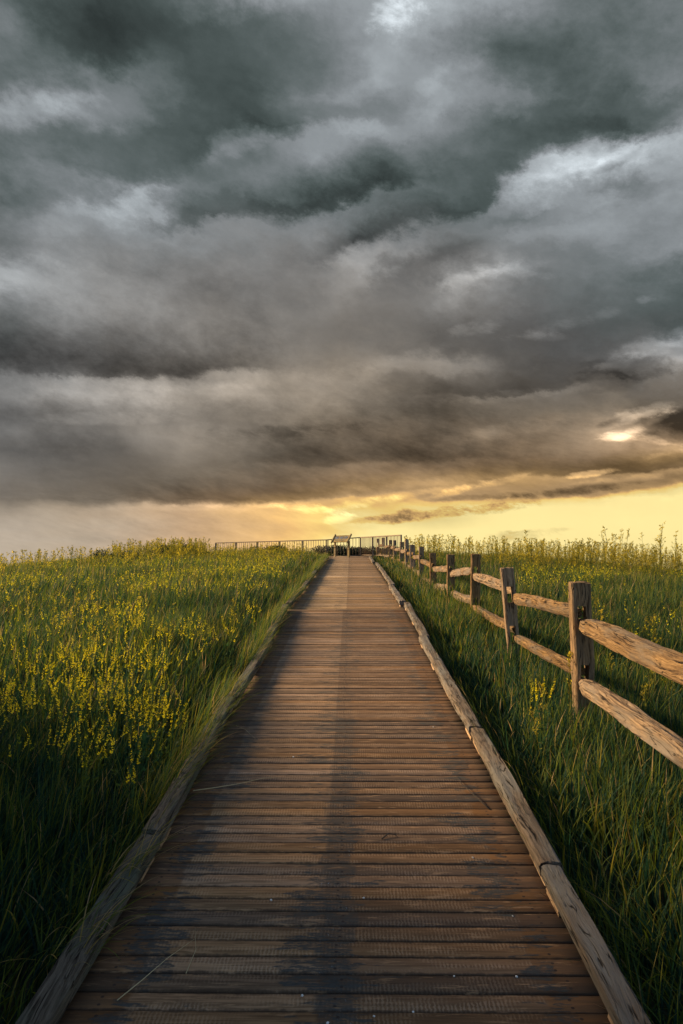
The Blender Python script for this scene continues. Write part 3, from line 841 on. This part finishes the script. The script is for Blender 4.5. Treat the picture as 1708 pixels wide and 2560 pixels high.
# ---------------------------------------------------------------- litter on the boards
m, t = new_mat('dry_straw'); finish(t, (.42, .32, .17, 1), .8); STRAW = m
m, t = new_mat('white_grit'); finish(t, (.62, .6, .56, 1), .7); GRIT = m
m, t = new_mat('dark_twig'); finish(t, (.05, .04, .03, 1), .9); TWIG = m
def walkpt(xl, y, dz=.0):
    c, s_ = math.cos(-math.atan(PCS)), math.sin(-math.atan(PCS))
    return Vector((PC0 + xl * c - y * s_, xl * s_ + y * c, float(deckz(y)) + dz))
def stalk(pts, r0, mat, name, label, cat):
    P = [walkpt(a, b, c + .004) for a, b, c in pts]; o0 = P[0].copy()
    mb = MB(); n = len(P); mb.tube([p - o0 for p in P], [r0 * (1 - .7 * k / (n - 1)) for k in range(n)], 5)
    o = mb.build(name, mat, None, True); o.location = o0; tag(o, label, cat)
stalk([(-.74, 2.42, .0), (-.68, 2.50, .012), (-.62, 2.60, .02), (-.55, 2.72, .012)], .0022, STRAW, 'dry_stalk', 'long straight pale straw lying on the boards by the left kerb in the foreground', 'dry stalk')
stalk([(-.54, 2.55, .0), (-.53, 2.66, .012), (-.56, 2.78, .02)], .0016, STRAW, 'dry_stalk', 'short curved straw lying beside the long straight one', 'dry stalk')
stalk([(-.84, 3.95, .05), (-.72, 4.02, .04), (-.60, 4.12, .022), (-.48, 4.24, .006), (-.38, 4.27, .0)], .0032, STRAW, 'dry_stalk', 'fallen grass stalk reaching from the left kerb on to the boards', 'dry stalk')
stalk([(-.80, 5.15, .02), (-.72, 5.08, .015), (-.62, 4.92, .0)], .002, STRAW, 'dry_stalk', 'thin straw lying near the left kerb higher up', 'dry stalk')
stalk([(.20, 3.52, 0.), (.235, 3.55, .012), (.27, 3.55, .006), (.28, 3.54, .0)], .004, TWIG, 'twig', 'small dark curled twig lying right of the dark stripe', 'twig')
stalk([(.80, 3.85, .0), (.76, 3.95, .01), (.70, 4.15, .012), (.69, 4.3, .0)], .003, TWIG, 'twig', 'dark bent stem lying on the boards by the right kerb', 'twig')
peb = [(-.29, 3.0), (.10, 3.02), (.41, 2.55), (.62, 3.35), (.70, 2.9), (-.12, 2.45), (.63, 2.55), (.12, 2.36), (-.03, 2.33), (.66, 5.2), (-.33, 4.6), (.25, 2.38)]
for q, (a, b) in enumerate(peb):
    mb = MB(); s_ = random.uniform(.0035, .006)
    vs = []; fs = []
    for i in range(4):
        for j in range(7):
            ph = math.pi * (i + .5) / 4 - math.pi / 2; th = 2 * math.pi * j / 7; w_ = 1 + .3 * random.uniform(-1, 1)
            vs.append((s_ * w_ * math.cos(ph) * math.cos(th), s_ * w_ * math.cos(ph) * math.sin(th), s_ * .7 * math.sin(ph)))
    for i in range(3):
        for j in range(7): fs.append((i * 7 + j, i * 7 + (j + 1) % 7, (i + 1) * 7 + (j + 1) % 7, (i + 1) * 7 + j))
    fs += [tuple(range(7))[::-1], tuple(range(21, 28))]
    mb.add(vs, fs); o = mb.build('pebble', GRIT, None, True); o.location = walkpt(a, b, .003)
    tag(o, 'tiny white pebble lying loose on the brown boards', 'pebble', 'white pebbles scattered on the boards')

# ---------------------------------------------------------------- sky
CX = np.array([0, 143, 285, 428, 570, 713, 855, 998, 1140, 1283, 1425, 1568], float)
SKY = [
(-200, [100, 90, 90, 95, 110, 110, 120, 130, 120, 105, 100, 100]),
(0, [112, 72, 64, 85, 158, 145, 145, 175, 150, 108, 100, 115]),
(60, [120, 62, 60, 66, 92, 118, 150, 150, 105, 90, 98, 112]),
(120, [108, 68, 64, 70, 82, 100, 155, 132, 86, 80, 100, 115]),
(180, [100, 102, 122, 76, 76, 112, 150, 145, 108, 74, 95, 118]),
(240, [155, 158, 112, 74, 76, 115, 115, 152, 118, 84, 84, 100]),
(300, [110, 102, 88, 76, 80, 122, 152, 125, 88, 78, 78, 142]),
(345, [98, 100, 94, 80, 95, 150, 110, 108, 84, 92, 165, 165]),
(390, [104, 106, 96, 96, 122, 112, 82, 88, 85, 168, 158, 145]),
(430, [100, 120, 130, 108, 112, 84, 76, 84, 98, 168, 115, 150]),
(480, [100, 118, 162, 98, 96, 100, 95, 84, 88, 118, 150, 135]),
(530, [105, 148, 135, 118, 118, 120, 80, 98, 128, 145, 142, 125]),
(580, [112, 120, 124, 120, 122, 114, 140, 98, 122, 112, 118, 140]),
(620, [165, 130, 124, 122, 118, 115, 132, 98, 150, 118, 108, 100]),
(660, [155, 152, 140, 118, 112, 115, 108, 128, 130, 105, 95, 82]),
(700, [105, 138, 136, 118, 118, 118, 112, 120, 108, 96, 84, 78]),
(740, [92, 115, 112, 115, 114, 116, 106, 98, 90, 84, 84, 74]),
(790, [72, 94, 92, 98, 110, 116, 120, 90, 84, 78, 90, 120]),
(835, [76, 80, 84, 80, 106, 120, 122, 125, 88, 72, 98, 175]),
(870, [122, 112, 92, 86, 138, 142, 118, 92, 82, 84, 76, 120]),
(910, [120, 148, 158, 142, 146, 140, 108, 84, 80, 96, 90, 92]),
(950, [92, 104, 124, 118, 108, 125, 94, 76, 90, 104, 120, 88]),
(990, [110, 100, 115, 132, 105, 98, 84, 78, 92, 110, 175, 90]),
(1030, [100, 90, 98, 128, 103, 84, 80, 80, 95, 112, 125, 175]),
(1065, [110, 98, 93, 110, 103, 92, 98, 82, 108, 98, 92, 105]),
(1100, [112, 100, 94, 98, 100, 104, 118, 142, 130, 128, 108, 130]),
(1125, [112, 102, 96, 97, 101, 108, 134, 172, 155, 150, 155, 215]),
(1145, [118, 108, 100, 100, 108, 150, 178, 200, 190, 215, 235, 238]),
(1165, [140, 148, 165, 176, 188, 205, 198, 215, 236, 238, 238, 238]),
(1190, [162, 160, 166, 166, 184, 226, 215, 205, 238, 240, 240, 240]),
(1215, [170, 168, 165, 166, 186, 200, 236, 238, 240, 240, 240, 240]),
(1250, [172, 170, 168, 172, 198, 228, 240, 240, 238, 236, 234, 234]),
(1310, [172, 170, 170, 178, 204, 228, 238, 235, 232, 230, 230, 230]),
(1400, [165, 165, 165, 175, 200, 220, 230, 230, 225, 222, 222, 222])]
WX = np.array([0, 261, 522, 784, 1045, 1306, 1568], float)
WARM = [(-200, [0] * 7), (0, [0] * 7), (430, [0, 0, 0, .04, 0, 0, 0]), (600, [.18, .16, .18, .24, .2, .08, 0]), (750, [.12, .2, .28, .34, .26, .18, .06]),
        (850, [.15, .3, .38, .42, .38, .25, .3]), (950, [.22, .38, .42, .48, .46, .48, .6]), (1040, [.28, .33, .44, .56, .6, .64, .74]),
        (1100, [.32, .35, .5, .72, .84, .88, .88]), (1140, [.40, .46, .66, .90, .95, .98, 1]), (1165, [.46, .56, .78, .94, .98, 1, 1]), (1210, [.46, .52, .76, .95, 1, 1, 1]), (1400, [.48, .54, .76, .96, 1, 1, 1])]
# small features: x, y, radius x, radius y, tilt (deg, + rises to the right), strength
BLOB = [(938, 60, 60, 60, 10, 25), (330, 1000, 60, 50, 10, 10), (250, 65, 60, 60, 0, -10), (640, 250, 110, 50, -20, -6), (710, 470, 110, 22, 14, -16),
        (905, 560, 70, 18, 18, -12), (1180, 160, 120, 40, 15, -8), (1350, 300, 100, 22, 12, -10), (1440, 985, 60, 18, 6, 8), (1545, 965, 60, 40, 0, -8), (1430, 860, 90, 30, 0, -5)]
# broken cloudlets with their own ragged edges: x, y, half width, half height, tilt, change of brightness
LETS = [(1020, 1177, 135, 12, 4, -.30), (890, 1193, 90, 8, 2, -.14), (690, 1163, 70, 10, -8, .20), (770, 1192, 40, 9, 5, .16), (560, 1160, 120, 5, 1, .10), (845, 1152, 70, 8, 8, .14),
        (1190, 1230, 62, 11, 4, -.12), (1250, 1217, 60, 5, 2, -.08), (1425, 998, 75, 10, 8, .17), (1475, 978, 60, 9, 24, .15), (1395, 1004, 45, 8, -6, .14), (1475, 955, 70, 9, 12, .14), (1560, 1035, 60, 8, 8, .12), (1490, 942, 90, 13, 6, .20), (1535, 1014, 60, 10, -15, .26), (1405, 968, 34, 9, 8, -.16),
        (1555, 962, 80, 40, 8, -.12), (1432, 846, 85, 16, 2, -.08), (1400, 880, 110, 18, -2, -.05), (1510, 800, 100, 18, 18, .18), (1080, 755, 60, 12, 2, .13), (1305, 742, 100, 14, 8, .09),
        (1240, 771, 52, 9, -5, .07), (1480, 685, 22, 9, 0, .13), (1430, 348, 130, 14, 22, .12), (1275, 402, 115, 20, 5, .14), (1400, 380, 75, 10, 12, -.13), (1330, 402, 80, 8, 4, -.12),
        (1060, 642, 65, 14, 18, .12), (1170, 632, 75, 11, -5, .12), (1050, 1125, 75, 8, 14, .15), (1135, 1107, 70, 7, 10, .09), (1352, 1087, 40, 6, 5, .26), (1100, 1141, 130, 6, 2, -.10),
        (1290, 1130, 140, 9, 6, -.15), (950, 1132, 100, 7, 6, .10), (1480, 1096, 110, 7, 3, .10), (545, 340, 70, 16, 18, .11), (155, 232, 60, 20, 10, .12), (305, 460, 60, 18, 28, .11),
        (990, 190, 50, 22, 30, .08), (925, 10, 60, 50, 10, .34), (400, 884, 150, 10, 2, .08), (880, 830, 120, 12, 12, .06), (600, 1000, 160, 16, 4, -.05), (1200, 905, 160, 12, 2, .06),
        (700, 985, 120, 12, 4, -.05), (1180, 985, 140, 16, 6, .05), (1000, 1105, 180, 9, 4, .06), (240, 960, 130, 12, 4, .05)]
# edges: polyline, width above, width below, strength
EDGE = [([(185, 872), (300, 876), (370, 884), (430, 862), (545, 850)], 5, 42, 34), ([(0, 862), (185, 866), (370, 872), (450, 852)], 70, 6, -12),
        ([(400, 515), (620, 500), (780, 465), (900, 432)], 45, 6, -20), ([(400, 517), (620, 502), (780, 467), (900, 436)], 4, 45, 14),
        ([(770, 582), (850, 552), (990, 505), (1090, 468)], 38, 8, -18), ([(770, 586), (850, 556), (990, 510), (1090, 474)], 5, 42, 18),
        ([(770, 670), (930, 560)], 30, 26, 20), ([(470, 345), (545, 305), (640, 300), (800, 285)], 7, 32, 24), ([(470, 340), (545, 300), (640, 294)], 40, 5, -10),
        ([(210, 466), (335, 425)], 5, 34, 28), ([(335, 425), (322, 490)], 9, 9, 12), ([(1165, 432), (1230, 375), (1340, 350), (1568, 298)], 8, 46, 24), ([(1165, 425), (1230, 368), (1340, 343), (1568, 290)], 40, 5, -12),
        ([(1335, 388), (1440, 372), (1510, 332)], 9, 9, 36), ([(1170, 415), (1300, 400), (1400, 398)], 10, 12, 24), ([(1015, 658), (1090, 622), (1200, 626)], 6, 26, 28),
        ([(1380, 835), (1460, 792), (1568, 765)], 8, 32, 34), ([(1375, 826), (1420, 822), (1500, 830)], 4, 20, -38), ([(1350, 868), (1440, 878), (1520, 866)], 14, 6, -22),
        ([(850, 855), (930, 822), (1080, 820)], 9, 24, 16), ([(830, 1062), (1060, 1051)], 5, 30, 16), ([(620, 1060), (830, 1060), (1060, 1048)], 40, 5, -10),
        ([(990, 1143), (1190, 1142), (1380, 1137), (1568, 1112)], 22, 3, -34), ([(1190, 1090), (1400, 1090), (1568, 1084)], 4, 16, 30), ([(1130, 1080), (1400, 1086), (1568, 1078)], 30, 4, -14),
        ([(330, 1158), (420, 1156), (570, 1160), (700, 1146), (850, 1140)], 3, 8, 26), ([(330, 1154), (420, 1152), (700, 1140), (850, 1134)], 40, 4, -8),
        ([(1490, 930), (1500, 1005), (1568, 1005)], 10, 10, -20), ([(920, 640), (1000, 610), (1120, 540)], 34, 14, -12), ([(1040, 905), (1190, 905), (1300, 895)], 30, 5, -14), ([(1040, 910), (1190, 910), (1300, 900)], 3, 24, 14),
        ([(0, 1035), (200, 1045), (400, 1040)], 40, 14, -5), ([(640, 215), (800, 190), (860, 150)], 10, 26, 14), ([(965, 260), (1010, 180), (1070, 155)], 12, 22, 16), ([(1110, 230), (1180, 265)], 20, 22, 18)]
def sky_at(px, py):
    L, W_ = sky_base(px, py)
    for (pl, wu, wd, s_) in EDGE:
        best = np.full(px.shape, 1e9); sg = np.zeros(px.shape)
        for (x0, y0), (x1, y1) in zip(pl[:-1], pl[1:]):
            ln = math.hypot(x1 - x0, y1 - y0); ux, uy = (x1 - x0) / ln, (y1 - y0) / ln
            a = (px - x0) * ux + (py - y0) * uy; b = (px - x0) * uy - (py - y0) * ux      # b > 0: above
            over = np.maximum(np.maximum(-a, a - ln), 0)
            d = np.hypot(b, over * .6); k = d < best
            best[k] = d[k]; sg[k] = b[k]
        L = L + s_ * np.exp(-(best / np.where(sg > 0, wu, wd)) ** 2)
    return L, W_
def sky_base(px, py):
    Lm = np.array([np.interp(px, CX, r_) for _, r_ in SKY])           # rows x n
    ry = np.array([y_ for y_, _ in SKY], float)
    Wm = np.array([np.interp(px, WX, r_) for _, r_ in WARM]); wy = np.array([y_ for y_, _ in WARM], float)
    n = len(px); L = np.empty(n); W_ = np.empty(n)
    for k in range(n):
        L[k] = np.interp(py[k], ry, Lm[:, k]); W_[k] = np.interp(py[k], wy, Wm[:, k])
    for (bx, by, rx, ry_, tl, s_) in BLOB:
        c, q = math.cos(R(tl)), math.sin(R(tl)); dx, dy = px - bx, py - by
        u, v = dx * c - dy * q, dx * q + dy * c
        L += s_ * np.exp(-(u / rx) ** 2 - (v / ry_) ** 2)
    return L, W_
NAZ, NEL = 220, 230
KA = 3.0
ta = np.linspace(.0, 1., NAZ); A_az = np.clip(np.tan((ta - .5) * 2 * math.atan(KA * math.pi)) / KA, -math.pi, math.pi)
def zone(e0, e1, ex):
    te = np.linspace(0, 1, NEL); te_el = e0 + (e1 - e0) * te ** ex
    AZ, EL = np.meshgrid(A_az, te_el)
    dx_, dy_, dz_ = np.sin(AZ) * np.cos(EL), np.cos(AZ) * np.cos(EL), np.sin(EL)
    D_ = dy_ * math.cos(PITCH) + dz_ * math.sin(PITCH); v_ = -dy_ * math.sin(PITCH) + dz_ * math.cos(PITCH)
    Ds = np.maximum(D_, .2)
    px_ = 784 + 1567 * dx_ / Ds; py_ = 1175 - 1567 * v_ / Ds
    out = np.maximum.reduce([sstep(0, 700, -px_), sstep(0, 900, px_ - 1568), sstep(50, 600, -py_), 1 - sstep(.2, .4, D_)])
    L_, W_ = sky_at(np.clip(px_.ravel(), 0, 1568), np.clip(py_.ravel(), -150, 1400))
    L_ = L_.reshape(AZ.shape); W_ = W_.reshape(AZ.shape)
    # rest of the dome: bruised blue-grey overcast, a warm break low on the sun's side
    glow = np.exp(-((AZ - R(SUN_AZ)) / .7) ** 2 - ((EL - R(8)) / .25) ** 2)
    east = np.exp(-(np.maximum(AZ - .5, 0) / .6) ** 2 - (EL / .16) ** 2) * (AZ > 0)
    Lg = 120 + 50 * glow + 40 * east; Wg = np.clip(.75 * glow + .8 * east, 0, 1)
    return te, (L_ * (1 - out) + Lg * out) / 255., W_ * (1 - out) + Wg * out
HI0, HI1, HX = R(-8), R(90), 1.5
LO0, LO1 = R(-4), R(19)
teH, LH, WH = zone(HI0, HI1, HX); teL, LL, WL = zone(LO0, LO1, 1.)

world = bpy.data.worlds.new('World'); S.world = world; world.use_nodes = True
t = NT(world.node_tree)
tc = t.n('ShaderNodeTexCoord'); dirv = t.vmath('NORMALIZE', tc.outputs['Generated'])
s0 = t.n('ShaderNodeSeparateXYZ'); t.l(dirv, s0.inputs[0])
den = t.math('ADD', t.math('MAXIMUM', s0.outputs[2], 0.), .16)
cp = t.n('ShaderNodeCombineXYZ'); t.l(t.math('DIVIDE', s0.outputs[0], den), cp.inputs[0]); t.l(t.math('DIVIDE', s0.outputs[1], den), cp.inputs[1])
plane = t.scale(cp.outputs[0], (1., 1.35, 1.))
rotm = t.n('ShaderNodeMapping'); t.l(plane, rotm.inputs[0]); rotm.inputs['Rotation'].default_value = (0, 0, R(18)); rotm.inputs['Location'].default_value = (3.1, 1.7, .4)
plane = rotm.outputs[0]
mp = t.n('ShaderNodeMapping'); t.l(dirv, mp.inputs[0]); mp.inputs['Rotation'].default_value = (0, R(-14), 0); mp.inputs['Location'].default_value = (2.3, .7, 5.1)
dsp = t.scale(mp.outputs[0], (1., 1., 1.6))
wn = t.noise(dsp, 7., 10, .68, 0.0, col=True)
sw_ = t.n('ShaderNodeSeparateColor'); t.l(wn, sw_.inputs[0])
az = t.math('ARCTAN2', s0.outputs[0], s0.outputs[1]); el = t.math('ARCSINE', s0.outputs[2])
# warp shrinks towards the horizon, where cloud detail is foreshortened
ws = t.math('MULTIPLY_ADD', t.step(el, R(0), R(26)), .8, .2)
az = t.math('ADD', az, t.math('MULTIPLY', t.math('MULTIPLY', t.math('SUBTRACT', sw_.outputs[0], .5), .20), ws))
elw = t.math('ADD', el, t.math('MULTIPLY', t.math('MULTIPLY', t.math('SUBTRACT', sw_.outputs[1], .5), .11), ws))
taN = t.math('MULTIPLY_ADD', t.math('ARCTANGENT', t.math('MULTIPLY', az, KA)), .5 / math.atan(KA * math.pi), .5, clamp=True)
tH = t.math('POWER', t.math('DIVIDE', t.math('SUBTRACT', elw, HI0), HI1 - HI0, clamp=True), 1 / HX)
tL = t.math('DIVIDE', t.math('SUBTRACT', elw, LO0), LO1 - LO0, clamp=True)
def fcurve(sock, ts, vals):
    lo, hi = float(vals.min()), float(vals.max()); hi = hi if hi - lo > 1e-6 else lo + 1e-6
    nd = t.n('ShaderNodeFloatCurve'); cu = nd.mapping.curves[0]; vv = (vals - lo) / (hi - lo)
    cu.points[0].location = (0, vv[0]); cu.points[1].location = (1, vv[-1])
    for a, b in zip(ts[1:-1], vv[1:-1]): cu.points.new(float(a), float(b))
    for p_ in cu.points: p_.handle_type = 'AUTO_CLAMPED'
    nd.mapping.update(); t.l(sock, nd.inputs['Value'])
    return t.math('MULTIPLY_ADD', nd.outputs[0], hi - lo, lo)
def separable(Mx, rank, te, teN):
    mean = Mx.mean(); U, s_, Vt = np.linalg.svd(Mx - mean, full_matrices=False); acc = float(mean)
    for k in range(rank):
        q = math.sqrt(s_[k])
        a = fcurve(taN, ta, Vt[k] * q); b = fcurve(teN, te, U[:, k] * q)
        acc = t.math('MULTIPLY_ADD', a, b, acc)
    return acc
zm = t.step(el, R(14), R(17))
lumH = separable(LH, 26, teH, tH); lumL = separable(LL, 28, teL, tL); warm = separable(WH, 5, teH, tH)
lum = t.math('ADD', t.math('MULTIPLY', lumH, zm), t.math('MULTIPLY', lumL, t.math('SUBTRACT', 1., zm)))
det = t.noise(dsp, 12., 11, .68, .1); det2 = t.noise(t.scale(plane, (1, 1, 1)), 1.3, 5, .55)
amp = t.math('MULTIPLY', t.math('MULTIPLY_ADD', t.step(warm, .7, .97), -.72, 1.), t.math('MULTIPLY_ADD', t.step(el, 0, R(12)), .5, .5))
dd = t.math('ADD', t.math('MULTIPLY', t.math('SUBTRACT', det, .5), .29), t.math('MULTIPLY', t.math('SUBTRACT', det2, .5), .10))
stk = t.noise(t.scale(mp.outputs[0], (1., 1., 3.4)), 13., 9, .66, .1)
band = t.math('MULTIPLY', t.step(warm, .3, .6), t.math('SUBTRACT', 1., t.step(warm, .955, .995)))
lum = t.math('MULTIPLY_ADD', t.math('MULTIPLY', t.math('SUBTRACT', stk, .5), .30), band, lum)
amp = t.math('MULTIPLY', amp, t.math('MULTIPLY_ADD', t.step(t.noise(dsp, 2.2, 2), .38, .64), .9, .45))
lum = t.math('MULTIPLY_ADD', dd, amp, lum)
ln = t.math('SUBTRACT', t.noise(t.scale(mp.outputs[0], (1., 1., 2.3)), 15., 9, .70, .2), .5)
az0 = t.math('ARCTAN2', s0.outputs[0], s0.outputs[1])
for (bx, by, rx, ry_, tl, dl) in LETS:
    cxx, cyy = (bx - 784) / 1567, (1175 - by) / 1567
    v3 = Vector((cxx, math.cos(PITCH) - cyy * math.sin(PITCH), math.sin(PITCH) + cyy * math.cos(PITCH)))
    a0 = math.atan2(v3.x, v3.y); e0 = math.asin(v3.z / v3.length); fr, fv = rx / 1567 / v3.length / math.cos(e0), ry_ / 1567 / v3.length
    da = t.math('SUBTRACT', az0, a0); de = t.math('SUBTRACT', el, e0); c_, q_ = math.cos(R(tl)), math.sin(R(tl))
    u_ = t.math('MULTIPLY_ADD', da, c_ / fr, t.math('MULTIPLY', de, q_ / fr)); w_ = t.math('MULTIPLY_ADD', de, c_ / fv, t.math('MULTIPLY', da, -q_ / fv))
    r2 = t.math('MULTIPLY_ADD', u_, u_, t.math('MULTIPLY', w_, w_))
    f_ = t.math('MULTIPLY_ADD', ln, 6.5, t.math('SUBTRACT', .9, t.math('MULTIPLY', r2, .62)))
    lum = t.math('MULTIPLY_ADD', t.step(f_, -.3, 1.5), dl * (1.2 if by > 900 else .7), lum)
lum = t.math('MAXIMUM', t.math('MULTIPLY_ADD', lum, .95, .040), .22)
lin = t.math('POWER', lum, 2.2)
def P22(c): return tuple(v ** 2.2 for v in c)
wr = t.math('ADD', t.math('MULTIPLY_ADD', warm, 1.03, t.math('MULTIPLY', t.math('SUBTRACT', t.step(lum, .55, .90), 1.), t.math('MULTIPLY', t.step(warm, .75, .95), .18))), t.math('MULTIPLY', t.math('SUBTRACT', det2, .5), .12))
cool = t.mix(t.step(lum, .28, .55), (*P22((.905, 1.022, 1.01)), 1), (*P22((.965, 1.005, 1.03)), 1))
chroma = t.ramp(wr, [(0, P22((.97, 1.0, 1.02))), (.22, P22((1.005, .998, .985))), (.5, P22((1.09, .992, .87))), (.7, P22((1.18, .98, .76))), (.85, P22((1.22, .97, .62))), (.95, P22((1.15, .975, .58))), (1, P22((1.09, .992, .67)))])
chroma = t.mix(t.step(warm, .0, .22), cool, chroma)
sc_ = t.n('ShaderNodeVectorMath', operation='SCALE'); t.l(chroma, sc_.inputs[0]); t.l(lin, sc_.inputs['Scale'])
cloud = sc_.outputs[0]
st = t.n('ShaderNodeTexSky', sky_type='NISHITA', sun_disc=False); st.sun_elevation = R(SUN_EL); st.sun_rotation = R(SUN_AZ)
st.air_density = 1.; st.dust_density = .6; st.ozone_density = 3.
b1 = t.n('ShaderNodeBackground'); t.l(st.outputs[0], b1.inputs[0]); b1.inputs[1].default_value = .15
b2 = t.n('ShaderNodeBackground'); t.l(cloud, b2.inputs[0]); b2.inputs[1].default_value = .5
# thin places overhead let the blue through; the rest is closed cloud
brk = t.math('MAXIMUM', t.step(s0.outputs[2], .72, .95), t.step(t.math('MULTIPLY', s0.outputs[1], -1.), 0., .5))
cov = t.math('MULTIPLY_ADD', brk, -.6, 1.)
mx = t.n('ShaderNodeMixShader'); t.l(cov, mx.inputs[0]); t.l(b1.outputs[0], mx.inputs[1]); t.l(b2.outputs[0], mx.inputs[2])
o = t.n('ShaderNodeOutputWorld'); t.l(mx.outputs[0], o.inputs[0])
world.cycles.sampling_method = 'MANUAL'; world.cycles.sample_map_resolution = 256

sun = bpy.data.lights.new('sun', 'SUN'); sun.energy = 4.8; sun.angle = R(11.0); sun.color = (1., .76, .47)
so_ = bpy.data.objects.new('sun', sun); link(so_); so_.location = (-20, 10, 12)
sd_ = Vector((math.sin(R(SUN_AZ)) * math.cos(R(SUN_EL)), math.cos(R(SUN_AZ)) * math.cos(R(SUN_EL)), math.sin(R(SUN_EL))))
so_.rotation_euler = (-sd_).to_track_quat('-Z', 'Y').to_euler()

cam = bpy.data.cameras.new('camera'); cam.sensor_fit = 'VERTICAL'; cam.sensor_height = 36; cam.lens = 24.0
cam.clip_end = 8000; cam.clip_start = .05
co = bpy.data.objects.new('camera', cam); link(co); co.location = (0, 0, EYE); co.rotation_euler = (R(90) + PITCH, 0, 0)
S.camera = co
S.view_settings.view_transform = 'Standard'; S.view_settings.look = 'None'; S.view_settings.exposure = 1.0; S.view_settings.gamma = 1.0
S.cycles.max_bounces = 6; S.cycles.transparent_max_bounces = 4; S.cycles.use_denoising = True
S.render.resolution_x = 683; S.render.resolution_y = 1024
